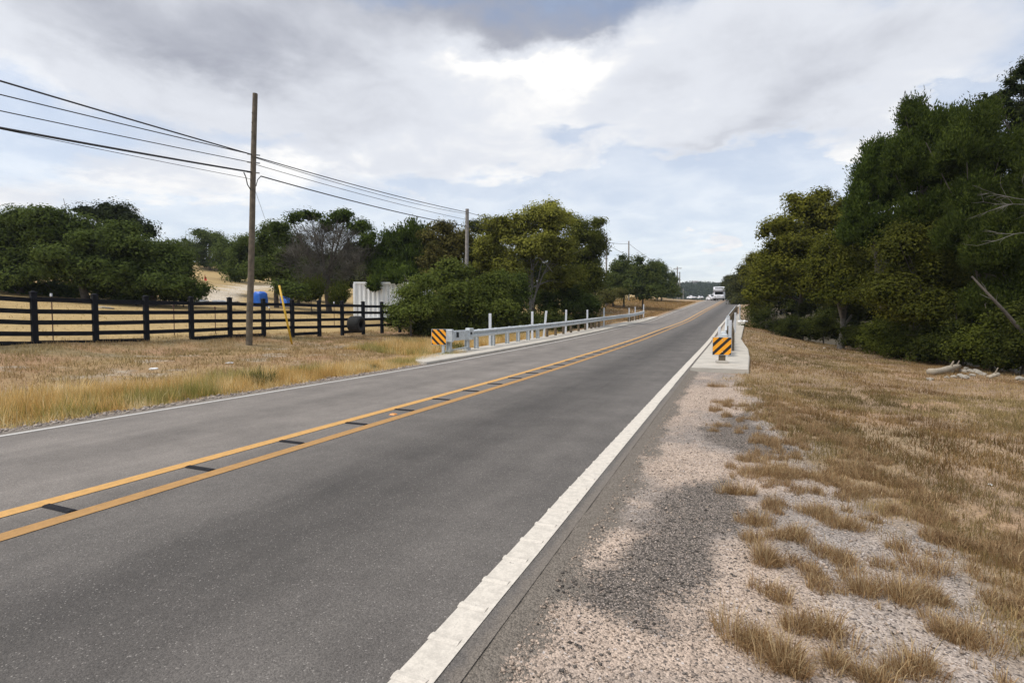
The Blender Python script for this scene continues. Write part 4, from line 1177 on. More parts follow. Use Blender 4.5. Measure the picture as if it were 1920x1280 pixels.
def foliage(lobes, n, L, W, cols, seed, clump=.32, style='oak', kper=34):
    """lobes: (x, y, z, rx, ry, rz, colour shift). returns V, F, C"""
    r_ = np.random.default_rng(seed); lobes = np.array(lobes, float)
    area = (lobes[:, 3] * lobes[:, 5] + lobes[:, 4] * lobes[:, 5]) ** .9; nc = max(int(n / kper), 8)
    which = r_.choice(len(lobes), nc, p=area / area.sum()); lb = lobes[which]
    d = r_.normal(0, 1, (nc, 3)); d /= np.linalg.norm(d, axis=1)[:, None]
    d[:, 2] = np.where(d[:, 2] < -.55, -d[:, 2] * .6, d[:, 2])
    lump_ = .78 + .5 * np.array(vnoise(d[:, 0] * 2.1 + which * 7.7 + seed, d[:, 2] * 2.1 + d[:, 1] * 1.7))
    rad = (.50 + .50 * np.sqrt(r_.random(nc))) * lump_
    cen = lb[:, :3] + d * lb[:, 3:6] * rad[:, None]
    tone = np.clip(r_.normal(.45, .24, nc) + lb[:, 6], 0, 1.15)
    ci = np.repeat(np.arange(nc), kper); m = len(ci)
    spread = clump * (.6 + .8 * r_.random(nc))[ci][:, None]
    off = r_.normal(0, 1, (m, 3)); off *= np.minimum(1, 1.5 / (np.linalg.norm(off, axis=1)[:, None] + 1e-6))
    outd = d[ci]; loc = off.copy()
    off = off * spread * np.array([1, 1, .7])
    if style == 'cedar':
        off = off * .6 + (outd * .5 + np.array([0, 0, .75])) * (r_.random((m, 1)) * spread * 1.9)
        ax = outd * .55 + np.array([0, 0, .75]) + r_.normal(0, .38, (m, 3))
    elif style == 'twig':
        ax = outd * .8 + np.array([0, 0, .45]) + r_.normal(0, .5, (m, 3))
    else:
        ax = r_.normal(0, 1, (m, 3))
    ax /= np.linalg.norm(ax, axis=1)[:, None]
    nr = r_.normal(0, .42, (m, 3)) + outd * .75 + loc * .55 + np.array([0, 0, .45])
    bi = np.cross(ax, nr); bi /= np.linalg.norm(bi, axis=1)[:, None] + 1e-9
    if style == 'oak':
        nr /= np.linalg.norm(nr, axis=1)[:, None]; ax = np.cross(nr, bi)
    p = cen[ci] + off; sc = (.65 + .7 * r_.random((m, 1)))
    a = ax * L * .5 * sc; b = bi * W * .5 * sc
    V = np.stack([p - a, p + b - a * .1, p + a, p - b - a * .1], 1).reshape(-1, 3)
    A, B = np.array(cols[0]), np.array(cols[1]); t = np.clip(tone[ci] + r_.normal(0, .09, m), 0, 1.2)[:, None]
    c_ = np.repeat((A + (B - A) * t) * (.87 + .26 * r_.random((m, 1))), 4, 0)
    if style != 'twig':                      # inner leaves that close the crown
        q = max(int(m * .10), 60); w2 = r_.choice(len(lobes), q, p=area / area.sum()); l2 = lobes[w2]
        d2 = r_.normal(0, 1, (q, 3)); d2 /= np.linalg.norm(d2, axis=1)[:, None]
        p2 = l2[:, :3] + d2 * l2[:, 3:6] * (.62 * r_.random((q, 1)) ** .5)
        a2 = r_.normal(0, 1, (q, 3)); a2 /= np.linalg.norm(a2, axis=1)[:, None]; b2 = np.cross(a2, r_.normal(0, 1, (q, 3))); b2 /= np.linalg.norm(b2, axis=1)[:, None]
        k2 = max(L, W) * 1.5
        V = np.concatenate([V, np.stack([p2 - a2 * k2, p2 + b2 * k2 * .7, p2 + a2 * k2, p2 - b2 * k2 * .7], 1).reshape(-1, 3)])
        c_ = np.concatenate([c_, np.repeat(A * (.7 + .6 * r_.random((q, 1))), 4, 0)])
    return V, np.arange(len(V)).reshape(-1, 4), c_


def tree(name, label, cat, lobes_px, z, base, n, kind, group, trunk_r=.16, L=.17, W=.105, clump=.36, seed=1, style='oak', bark='bark', trunk_px=None, dead=None, deep=1.0, lean=0.0):
    """lobes_px: (px, py, rx, ry, dz, shift) in photo pixels at depth z; base=(px) foot of the trunk"""
    r_ = np.random.default_rng(seed + 900)
    b0 = at(base, 595, z); b0[2] = float(HT(b0[0], b0[1]))
    lob = []; main = []
    for l in lobes_px:
        px, py, rx, ry = l[:4]; dz_ = l[4] if len(l) > 4 else 0.0; sh = l[5] if len(l) > 5 else 0.0
        if style == 'cedar': rx, ry, py = rx * .84, ry * .80, py + ry * .22
        zz_ = z + dz_; c_ = at(px, py, zz_); wx_ = rx * zz_ / FPX; wz_ = ry * zz_ / FPX
        c_ = c_ - b0; wy_ = (wx_ * .5 + wz_ * .5) * deep
        lob.append((*c_, wx_ * .86, wy_ * .86, wz_ * .86, sh)); main.append(len(lob) - 1)
        for q in range(5 if style == 'cedar' else 4):
            dv = r_.normal(0, 1, 3); dv[2] = abs(dv[2]) * 1.1 - .25; dv /= np.linalg.norm(dv); k_ = r_.uniform(.26, .5)
            sz = (k_ * .55, k_ * .55, k_ * 1.15) if style == 'cedar' else (k_, k_, k_ * .85)
            lob.append((*(c_ + dv * np.array([wx_, wy_, wz_]) * .82), wx_ * sz[0], wy_ * sz[1], wz_ * sz[2], sh + r_.normal(0, .09)))
    t = empty(name, b0); tag(t, label, cat, group)
    # trunk and limbs
    top = np.mean([lob[k_][:3] for k_ in main], 0); top = np.array([top[0] * .5 + lean, top[1] * .4, max(l[2] for l in lob) * .62])
    paths = []
    P0 = np.array([0, 0, -.4]); kn = [P0, np.array([0, 0, .0]) + r_.normal(0, .03, 3)] + [top * np.array([f * f, f * f, f]) + r_.normal(0, .03 + trunk_r * .35, 3) * np.array([1, 1, .2]) for f in (.3, .62, 1.0)]
    paths.append(([tuple(k) for k in kn], [trunk_r * 1.25, trunk_r, trunk_r * .8, trunk_r * .6, trunk_r * .3], 9))
    for i_, l in enumerate([lob[k_] for k_ in main]):
        f = r_.uniform(.3, .62); st = kn[2] + (kn[3] - kn[2]) * r_.random() if f < .5 else kn[3] + (kn[4] - kn[3]) * r_.random() * .5
        en = np.array(l[:3]) + r_.normal(0, .15, 3); md = (st + en) / 2 + r_.normal(0, .2, 3) + np.array([0, 0, .25])
        paths.append(([tuple(st), tuple(md), tuple(en)], [trunk_r * .42, trunk_r * .28, trunk_r * .08], 6))
        for q in range(3):
            e2 = en + np.array([l[3], l[4], l[5]]) * r_.normal(0, .6, 3); paths.append(([tuple(md), tuple((md + e2) / 2 + r_.normal(0, .1, 3)), tuple(e2)], [trunk_r * .18, trunk_r * .1, .012], 5))
    tubes_np(paths).build('trunk', M[bark], t, smooth=True)
    if n:
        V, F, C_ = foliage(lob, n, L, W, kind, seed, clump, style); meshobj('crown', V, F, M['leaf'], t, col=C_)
    if dead:
        dl = []
        for l in dead:
            c_ = at(l[0], l[1], z + (l[4] if len(l) > 4 else 0)); dl.append((*(c_ - b0), l[2] * z / FPX, l[2] * z / FPX * .8, l[3] * z / FPX, 0))
        V, F, C_ = foliage(dl, 9000, .75, .028, BROWN, seed + 5, .45, 'twig', 22); meshobj('dead_branches', V, F, M['grass'], t, col=C_)
    return t


GL = 'trees beyond the left fence'; GM = 'trees behind the left guardrail'; GR = 'trees along the right field edge'
# --- left pasture oaks
tree('oak_tree', 'dark rounded live oak at the left edge of the photo', 'tree', [(20, 470, 75, 62, 0), (-60, 470, 80, 60, 0), (70, 430, 62, 42, 1), (20, 520, 85, 38, -1), (105, 500, 50, 48, 0)], 36, 40, 30000, GREEN, GL, .28, seed=31)
tree('oak_tree', 'broad live oak filling the middle of the left clump', 'tree', [(150, 440, 62, 48, 1), (205, 470, 66, 55, 0), (140, 500, 72, 48, -1), (185, 525, 70, 34, -1), (100, 440, 48, 48, 0)], 35, 165, 32000, GREEN, GL, .26, seed=32)
tree('oak_tree', 'taller thin topped oak behind the left clump', 'tree', [(205, 410, 46, 26, 0), (180, 402, 30, 16, 0), (248, 428, 34, 26, 0), (275, 440, 18, 12, 0), (160, 398, 18, 10, 0)], 41, 215, 7500, ((.02, .03, .012), (.05, .062, .022)), GL, .2, seed=33, clump=.4)
tree('oak_tree', 'live oak with low skirts at the right end of the left clump', 'tree', [(265, 480, 62, 48, 0), (315, 505, 46, 42, 0), (285, 535, 66, 30, -1), (330, 540, 34, 26, -1), (235, 520, 50, 40, 0), (325, 478, 26, 26, 1)], 36, 290, 28000, GREEN, GL, .24, seed=34)
for k, (px, z) in enumerate([(10, 38), (60, 37), (118, 38), (222, 37), (255, 36), (345, 38)]):
    tree('understory_shrub', ['scrubby dark shrub under the left oaks, behind the first fence span', 'dark shrub under the oaks just left of the first fence post', 'dark shrub under the broad live oak', 'shaded shrub right of the broad oak trunk', 'shaded yellowish shrub beneath the skirted oak', 'small dark shrub at the right foot of the oak clump'][k],
         'shrub', [(px, 554, 46, 20, 0), (px + 18, 544, 30, 20, .5), (px - 22, 548, 28, 20, .5)], z, px, 5000, CEDAR, 'shrubs under the left oaks', .05, seed=50 + k)
for k, (px, pt, z, r0) in enumerate([(396, 455, 92, 40), (440, 470, 80, 34), (335, 468, 110, 26)]):
    tree('oak_tree', ['distant round oak at the top of the pasture', 'distant dark oak left of the brown pole', 'small far oak showing over the left clump'][k], 'tree', [(px, pt, r0, 26, 0), (px - r0 * .5, pt + 22, r0 * .7, 22, 0), (px + r0 * .5, pt + 22, r0 * .7, 24, 0), (px, pt + 38, r0, 16, 0)], z, px, 8000, GREEN, GL, .25, L=.3, W=.18, clump=.6, seed=60 + k)
tree('oak_tree', 'dark oak with spreading skirts directly left of the brown pole', 'tree', [(452, 492, 36, 30, 0), (445, 518, 34, 16, -1), (480, 470, 34, 34, 0), (500, 500, 36, 32, 0)], 60, 470, 12000, GREEN, GL, .22, L=.2, W=.12, clump=.45, seed=64)
tree('oak_tree', 'dark oak right of the brown pole above the blue tarp', 'tree', [(505, 455, 36, 40, 0), (520, 430, 24, 24, 0), (525, 500, 40, 36, -1), (490, 510, 34, 30, 0), (545, 470, 30, 40, 0), (560, 530, 34, 26, -1)], 47, 520, 17000, GREEN, GL, .22, seed=65)
tree('juniper_tree', 'half dead tree of grey twigs with thin green top', 'tree', [(548, 412, 18, 10, 0), (580, 405, 24, 12, 0), (632, 410, 26, 16, 0), (650, 402, 16, 12, 0), (672, 430, 24, 20, 0), (690, 455, 22, 26, 0), (612, 425, 20, 12, 0)], 45, 617, 7500, CEDAR, GL, .26, seed=66, style='oak', bark='bark', dead=[(570, 490, 42, 50), (620, 490, 46, 60), (665, 500, 36, 48), (600, 440, 46, 24), (640, 450, 40, 26), (590, 530, 40, 30)])
for k, (px, py, rx, ry, z) in enumerate([(585, 548, 22, 22, 43), (640, 555, 16, 16, 43)]):
    tree('juniper_shrub', ['low bright juniper bush behind the black fence', 'smaller juniper bush right of the grey tree trunk'][k], 'shrub', [(px, py, rx, ry, 0), (px - 10, py + 8, rx * .7, ry * .6, 0)], z, px, 3500, ((.04, .056, .01), (.105, .118, .02)), GL, .05, seed=70 + k, style='cedar', L=.2, W=.06)
tree('juniper_tree', 'dark green juniper overhanging the white container', 'tree', [(765, 440, 28, 26, 0), (735, 465, 32, 28, 0), (775, 480, 38, 40, 0), (725, 505, 34, 22, -1), (770, 520, 30, 20, -1), (790, 450, 22, 26, 0), (705, 490, 22, 22, 0), (700, 535, 10, 10, -6), (745, 522, 16, 8, -6)], 46, 788, 24000, CEDAR, GL, .2, seed=67, style='cedar', L=.26, W=.085)
tree('elm_tree', 'olive brown tree just left of the grey pole', 'tree', [(835, 430, 26, 18, 0), (825, 460, 36, 28, 0), (845, 490, 34, 36, 0), (815, 500, 28, 34, 0), (862, 450, 18, 22, 0)], 44, 830, 15000, OLIVE, GM, .18, seed=68)
for k, (px, pt, z, rx, ry, lb) in enumerate([(600, 490, 66, 46, 36, 'dark tree standing behind the half dead grey one'), (665, 485, 64, 40, 40, 'dark tree behind the left corner of the white container'), (720, 490, 60, 40, 40, 'dark tree right behind the white container'), (790, 480, 62, 44, 46, 'dark tree behind the juniper over the container'),
                                             (560, 505, 58, 34, 34, 'dark low tree behind the half hidden blue tarp'), (1000, 500, 66, 60, 50, 'dark tree behind the trunk of the big yellowish tree'), (1090, 505, 74, 44, 44, 'dark tree behind the right flank of the yellowish tree'), (930, 490, 64, 50, 50, 'dark tree behind the creek bushes')]):
    tree('pasture_tree', lb, 'tree', [(px, pt, rx * .8, ry * .7, 0), (px - rx * .5, pt + ry * .5, rx * .7, ry * .7, 0), (px + rx * .5, pt + ry * .5, rx * .7, ry * .7, 0), (px, pt + ry * 1.1, rx * 1.1, ry * .6, 0)], z, px, 11000,
         ((.032, .045, .012), (.085, .10, .028)), 'dark trees closing the pasture', .2, seed=180 + k, L=.28, W=.18, clump=.5)
tree('oak_shrub', 'leafy dark shrub half hiding the second blue tarp', 'shrub', [(545, 548, 22, 18, 0), (530, 540, 14, 10, 0), (560, 552, 20, 16, 0)], 39, 545, 3600, GREEN, GL, .05, seed=189)
# --- creek bushes behind the left guardrail
tree('creek_bush', 'bright yellow green bush in front of the white container', 'shrub', [(775, 560, 34, 22, 0), (760, 590, 34, 26, 0), (795, 585, 30, 28, 0), (745, 605, 22, 14, 0), (788, 535, 24, 20, 0)], 30, 770, 13000, BRITE, GM, .07, seed=80, L=.11, W=.06)
tree('creek_bush', 'tall leafy bush below the grey pole', 'shrub', [(830, 530, 36, 34, 0), (850, 510, 24, 20, 0), (820, 575, 42, 38, -1), (860, 570, 40, 44, -1), (800, 605, 34, 14, -1)], 33, 840, 20000, ((.052, .072, .013), (.15, .175, .036)), GM, .09, seed=81)
tree('creek_bush', 'dark rounded bush right of the grey pole foot', 'shrub', [(905, 560, 42, 36, 0), (930, 590, 40, 26, -1), (885, 590, 36, 28, -1), (930, 545, 32, 30, 1)], 35, 910, 16000, ((.044, .062, .011), (.13, .152, .03)), GM, .09, seed=82)
tree('creek_bush', 'dark bush left of the pale leaning tree trunk', 'shrub', [(965, 575, 28, 34, 0), (945, 540, 28, 28, 0), (975, 545, 22, 26, 0)], 38, 960, 9000, GREEN, GM, .08, seed=83)
tree('creek_bush', 'dark bush under the big yellowish tree', 'shrub', [(1030, 575, 36, 28, 0), (1070, 570, 36, 30, 0), (1050, 545, 40, 30, 2), (1100, 575, 26, 22, 0)], 46, 1050, 12000, GREEN, GM, .08, seed=84)
tree('creek_bush', 'scrubby bush where the bank meets the far guardrail', 'shrub', [(1110, 572, 26, 18, 0), (1140, 560, 24, 16, 2), (1160, 552, 18, 12, 4)], 58, 1120, 7000, ((.055, .06, .016), (.14, .13, .042)), GM, .07, seed=85, L=.16, W=.09)
for k, (px, py, z, lb) in enumerate([(815, 612, 31, 'low leafy growth behind the left striped marker'), (868, 612, 32, 'low growth behind the first white delineator'), (925, 610, 34, 'low growth left of the two close delineators'), (975, 606, 36, 'low growth at the foot of the pale leaning trunk'), (1030, 602, 40, 'low growth behind the middle of the left guardrail'), (1080, 596, 46, 'low growth behind the wooden guardrail posts')]):
    tree('creek_shrub', lb, 'shrub', [(px, py, 34, 20, 0), (px - 26, py + 4, 24, 16, .3), (px + 26, py + 3, 24, 16, .3), (px + 4, py + 14, 36, 10, -.2)], z, px, 5000, ((.040, .054, .011), (.115, .13, .03)), 'low growth along the creek', .04, seed=210 + k, L=.14, W=.08)
tree('elm_tree', 'big yellowish tree with a pale trunk behind the left guardrail', 'tree', [(1010, 402, 40, 26, 0, .35), (1035, 425, 48, 36, 0, .2), (965, 430, 46, 30, 0, .2), (930, 440, 34, 34, 1, -.1), (990, 465, 50, 36, -1, .3), (1045, 470, 50, 44, 0), (915, 485, 40, 44, 1, -.15), (960, 510, 50, 36, 0, 0), (1055, 520, 46, 36, 1, -.15)], 43, 996, 42000, YELL, GM, .17, seed=86, bark='bark_grey')
tree('elm_tree', 'green tree at the right flank of the big yellowish one', 'tree', [(1090, 440, 36, 36, 0, .1), (1115, 465, 26, 32, 0), (1085, 490, 42, 40, 0), (1105, 530, 32, 36, 0), (1070, 540, 36, 30, -1, -.1), (1120, 420, 14, 12, 0, .2)], 49, 1095, 24000, ((.048, .058, .010), (.14, .15, .028)), GM, .18, seed=87)
tree('elm_tree', 'dark tree mass filling the gap behind the grey pole', 'tree', [(890, 470, 40, 36, 0), (880, 520, 40, 40, 0), (930, 500, 40, 50, 0), (900, 430, 30, 18, 0)], 50, 890, 15000, ((.036, .046, .010), (.10, .11, .024)), GM, .18, seed=88, L=.17, W=.1, clump=.4)
for k, (px, pt, z, rx, ry) in enumerate([(1170, 500, 84, 34, 26), (1205, 515, 80, 34, 40), (1240, 520, 108, 26, 34), (1232, 500, 112, 16, 16), (1262, 530, 135, 12, 24), (1150, 530, 82, 26, 20)]):
    tree('bank_tree', ['pointed green tree right of the first far pole', 'dark dense tree on the far left bank', 'green tree on the bank nearest the crossarm pole', 'tree top peeping over the far left bank', 'small dark tree by the crossarm pole', 'low tree at the foot of the first far pole'][k], 'tree', [(px, pt, rx * .7, ry * .8, 0), (px - rx * .4, pt + ry * .6, rx * .7, ry * .6, 0), (px + rx * .4, pt + ry * .6, rx * .7, ry * .65, 0), (px, pt + ry * .9, rx, ry * .45, -1)],
         z, px, 9000, ((.040, .060, .014), (.12, .14, .036)), 'trees on the far left bank', .16, L=.28, W=.17, clump=.5, seed=90 + k)

# --- right woods
tree('elm_tree', 'yellow green tree over the end of the right guardrail', 'tree', [(1510, 392, 44, 34, 0, .3), (1470, 430, 40, 34, 0, .25), (1540, 420, 40, 40, 0, .15), (1500, 470, 60, 46, 0, .1), (1450, 500, 40, 40, 0, .1), (1560, 480, 44, 46, -1), (1520, 530, 60, 44, -1, -.1), (1440, 545, 36, 34, 0, -.1), (1575, 390, 16, 18, 0, .1)], 38, 1500, 46000, ((.060, .068, .009), (.165, .16, .022)), GR, .2, seed=101)
tree('elm_tree', 'smaller yellowish tree at the far end of the right guardrail', 'tree', [(1425, 500, 26, 30, 0, .3), (1412, 530, 24, 34, 0, .1), (1440, 560, 36, 36, 0, -.05), (1420, 585, 26, 28, 0, -.15)], 54, 1432, 14000, ((.060, .068, .010), (.165, .16, .026)), GR, .14, seed=102, L=.17, W=.1)
tree('elm_tree', 'tree with the straight grey trunk at the right grass edge', 'tree', [(1590, 470, 46, 36, 0), (1560, 520, 40, 40, 0, .1), (1610, 510, 44, 34, -1, .2), (1585, 555, 50, 30, -1, -.15), (1630, 545, 40, 34, 0, -.1)], 30, 1578, 26000, ((.046, .055, .008), (.135, .135, .02)), GR, .20, seed=103, bark='bark_grey', L=.12, W=.07)
tree('juniper_tree', 'dark juniper stepping up from the yellow green tree', 'tree', [(1618, 330, 22, 34, 0), (1640, 295, 24, 34, 0), (1605, 390, 22, 40, 0), (1660, 350, 50, 60, 0), (1640, 430, 60, 50, 0), (1690, 300, 40, 60, 0), (1610, 365, 14, 20, 0)], 27, 1650, 52000, CEDAR, GR, .2, seed=104, style='cedar', L=.16, W=.052, clump=.27)
tree('juniper_tree', 'tallest dark juniper with a spired top beside the sky gap', 'tree', [(1703, 222, 13, 24, 0), (1725, 250, 34, 46, 0), (1760, 240, 46, 40, 0), (1700, 300, 34, 50, 0), (1750, 320, 66, 60, 0), (1790, 240, 26, 34, 0), (1740, 400, 70, 56, 0), (1722, 208, 10, 14, 0)], 24, 1745, 66000, ((.030, .046, .009), (.092, .122, .020)), GR, .2, seed=105, style='cedar', L=.145, W=.047, clump=.25)
tree('juniper_tree', 'dense juniper below the thin topped tree at the right', 'tree', [(1830, 240, 40, 44, 0), (1800, 290, 50, 50, 0), (1860, 290, 50, 60, 0), (1830, 370, 60, 60, 0), (1890, 360, 50, 60, 0), (1810, 440, 60, 50, 0)], 21, 1850, 62000, ((.030, .044, .009), (.088, .114, .020)), GR, .18, seed=106, style='cedar', L=.13, W=.042, clump=.23)
tree('elm_tree', 'thin leafy tree top rising at the right edge of the photo', 'tree', [(1922, 135, 22, 30, 0), (1900, 170, 24, 22, 0), (1940, 180, 34, 40, 0), (1880, 195, 26, 14, 0), (1850, 187, 20, 9, 0), (1905, 215, 34, 24, 0), (1960, 240, 50, 60, 0)], 24, 1960, 9000, ((.02, .03, .01), (.06, .07, .02)), GR, .12, seed=107, clump=.2, L=.11, W=.06)
tree('juniper_tree', 'shadowy tree at the far right above the stone pile', 'tree', [(1900, 440, 50, 60, 0), (1860, 480, 50, 50, 0), (1930, 520, 60, 70, 0), (1880, 570, 60, 44, 0), (1940, 340, 40, 70, 0)], 19.5, 1945, 52000, ((.027, .040, .008), (.08, .10, .018)), GR, .16, seed=108, style='cedar', L=.125, W=.04, clump=.23)
tree('elm_tree', 'dark leafy tree between the straight trunk and the stone pile', 'tree', [(1690, 470, 56, 46, 0), (1740, 510, 56, 46, 0), (1680, 550, 56, 44, 0, .1), (1800, 540, 60, 44, 0), (1760, 580, 56, 36, -1), (1745, 450, 50, 34, 0)], 23.3, 1755, 38000, ((.040, .048, .008), (.118, .12, .020)), GR, .15, seed=109, L=.11, W=.065)
tree('elm_tree', 'yellowish branchy sapling left of the leaning dead trunk', 'tree', [(1690, 590, 30, 24, 0, .35), (1665, 560, 30, 20, 0, .25), (1720, 600, 34, 22, 0, .1), (1700, 560, 30, 22, 0, .2)], 26, 1690, 7000, ((.06, .065, .009), (.16, .15, .02)), GR, .06, seed=110, L=.11, W=.065)
for k, (px, py, rx, ry, z, lb) in enumerate([(1450, 612, 60, 30, 44, 'dark underbrush beside the far end of the concrete apron'), (1505, 616, 52, 34, 37, 'dark underbrush left of the straight grey trunk'), (1545, 612, 40, 40, 34, 'shaded thicket behind the straight grey trunk'), (1618, 628, 40, 40, 29, 'dark underbrush right of the straight grey trunk'),
                                             (1660, 635, 46, 40, 26.5, 'leafy shrub at the corner of the right grass edge'), (1712, 642, 54, 48, 23.8, 'green shrub left of the stone pile'), (1760, 648, 54, 48, 22.3, 'green shrub behind the bleached logs'), (1810, 645, 56, 56, 20.8, 'shrub behind the middle of the stone pile'),
                                             (1865, 645, 60, 62, 19, 'bright leafed shrub behind the right end of the stone pile'), (1920, 655, 60, 60, 17.8, 'shrub at the right edge by the single pale stone'), (1960, 640, 60, 60, 17, 'shrub cut by the right edge of the photo')]):
    tree('underbrush_shrub', lb, 'shrub', [(px, py, rx * .8, ry * .8, 0), (px - rx * .5, py + ry * .25, rx * .6, ry * .7, .3), (px + rx * .5, py + ry * .2, rx * .6, ry * .75, .3), (px - rx * .25 + (k % 3) * rx * .25, py - ry * (.7 + .25 * (k % 2)), rx * .32, ry * .5, .4, .12), (px + rx * (.5 - .3 * (k % 4)), py - ry * 1.2, rx * .2, ry * .4, .6, .1)], z, px, 11000,
         ((.042, .054, .009), (.12, .135, .022)) if k in (4, 5, 8) else ((.027, .036, .008), (.078, .088, .018)), 'underbrush along the right field edge', .05, seed=120 + k, L=.095, W=.05, clump=.22)
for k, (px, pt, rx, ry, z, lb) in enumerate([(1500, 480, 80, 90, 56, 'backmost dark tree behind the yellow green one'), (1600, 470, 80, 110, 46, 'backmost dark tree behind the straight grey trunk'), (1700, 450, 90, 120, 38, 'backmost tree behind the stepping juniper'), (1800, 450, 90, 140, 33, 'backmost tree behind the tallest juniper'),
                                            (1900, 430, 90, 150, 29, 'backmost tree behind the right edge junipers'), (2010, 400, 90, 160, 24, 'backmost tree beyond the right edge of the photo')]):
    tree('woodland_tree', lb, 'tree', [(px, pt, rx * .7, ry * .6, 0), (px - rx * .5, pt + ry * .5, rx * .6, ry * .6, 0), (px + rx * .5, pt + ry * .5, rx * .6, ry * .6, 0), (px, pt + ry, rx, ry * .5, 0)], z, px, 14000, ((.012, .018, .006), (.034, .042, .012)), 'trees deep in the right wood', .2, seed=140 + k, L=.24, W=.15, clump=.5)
for k, (px, pt, rx, ry, z) in enumerate([(1400, 520, 22, 26, 80), (1385, 532, 20, 22, 110), (1366, 528, 10, 14, 150), (1374, 545, 18, 16, 140), (1395, 555, 20, 18, 95)]):
    tree('roadside_tree', ['tree over the road edge left of the right guardrail trees', 'dark tree right of the crest', 'pointed tree top just right of the camper van', 'low dark tree behind the camper van', 'low roadside tree right of the crest'][k], 'tree', [(px, pt, rx * .8, ry * .8, 0), (px - rx * .4, pt + ry * .6, rx * .7, ry * .6, 0), (px + rx * .4, pt + ry * .6, rx * .7, ry * .6, 0)], z, px + 8, 6000,
         ((.036, .044, .012), (.098, .098, .03)), 'trees beside the crest', .16, L=.32, W=.2, clump=.6, seed=160 + k)
# bare grey dead tree and leaning trunk at the right
r_ = np.random.default_rng(77)
z = 16.5; b0 = at(2075, 640, z); b0[2] = float(HT(b0[0], b0[1])); t = empty('dead_tree', b0); tag(t, 'bare grey dead branches reaching in from the right edge', 'tree', None)
mbt = MB(); top = at(2030, 370, z) - b0; mbt.tube([(0, 0, -.3), tuple(top * .5 + np.array([.1, 0, 0])), tuple(top)], [.13, .10, .06], 8); mbt.build('trunk', M['deadwood'], t, smooth=True)


def twig(b, p, d, ln, r, dep):
    pts_ = [np.array(p)]; dd = np.array(d, float)
    for _ in range(4):
        dd = dd + r_.normal(0, .13, 3); dd /= np.linalg.norm(dd); pts_.append(pts_[-1] + dd * ln / 4)
    b.tube([tuple(q) for q in pts_], list(np.linspace(r, r * .35, 5)), 5, cap=False)
    if dep:
        for q in range(r_.integers(4, 7)):
            i_ = r_.integers(1, 5); e = dd + r_.normal(0, .38, 3); twig(b, pts_[i_], e / np.linalg.norm(e), ln * r_.uniform(.3, .5), r * .45, dep - 1)


for (fx, fy, tx, ty_, ln) in [(2030, 392, 1850, 408, 2.1), (2030, 380, 1870, 384, 1.9), (2035, 404, 1845, 424, 2.0)]:
    p = at(fx, fy, z) - b0; d = at(tx, ty_, z - .6) - at(fx, fy, z); b = MB(); twig(b, p, d / np.linalg.norm(d), ln * 1.1, .02, 2); b.build('branch', M['deadwood'], t)
A = at(1945, 655, 17.0); B = at(1822, 518, 17.5); t = empty('leaning_trunk', A); tag(t, 'grey dead trunk leaning left across the shadow at the right edge', 'dead trunk')
v = B - A; b = MB(); b.tube([tuple(-v * .1), (0, 0, 0), tuple(v * .5 + np.array([0, 0, .05])), tuple(v)], [.07, .065, .05, .025], 9); b.build('trunk', M['bark'], t, smooth=True)
b = MB()
for q in range(4): f = r_.uniform(.5, 1); e = v / np.linalg.norm(v) * .8 + r_.normal(0, .4, 3); twig(b, v * f, e / np.linalg.norm(e), .5, .009, 0)
b.build('branch', M['bark_grey'], t)
# pale broken branch in front of the yellowish tree
A = at(1010, 483, 41.5); t = empty('broken_branch', A); tag(t, 'pale broken branch hanging in the big yellowish tree', 'branch')
v = at(1036, 510, 41.5) - A; b = MB(); b.tube([(0, 0, 0), tuple(v * .5 + np.array([0, 0, .12])), tuple(v)], [.03, .035, .02], 6); twig(b, v * .4, np.array([.8, 0, -.3]), .7, .012, 1); b.build('limb', M['bark_grey'], t)

# ------------------------------------------------------------------ vehicles near the crest
def wheel(t, x, y, r, wd):
    w_ = empty('wheel', (x, y, r)); w_.parent = t
    n = 20; b = MB(); b.tube([(-wd / 2, 0, 0), (wd / 2, 0, 0)], r, n); b.build('tyre', M['rubber'], w_)
    b = MB(); b.tube([(-wd / 2 - .01, 0, 0), (wd / 2 + .01, 0, 0)], r * .58, 16); b.build('rim', M['galv'], w_)


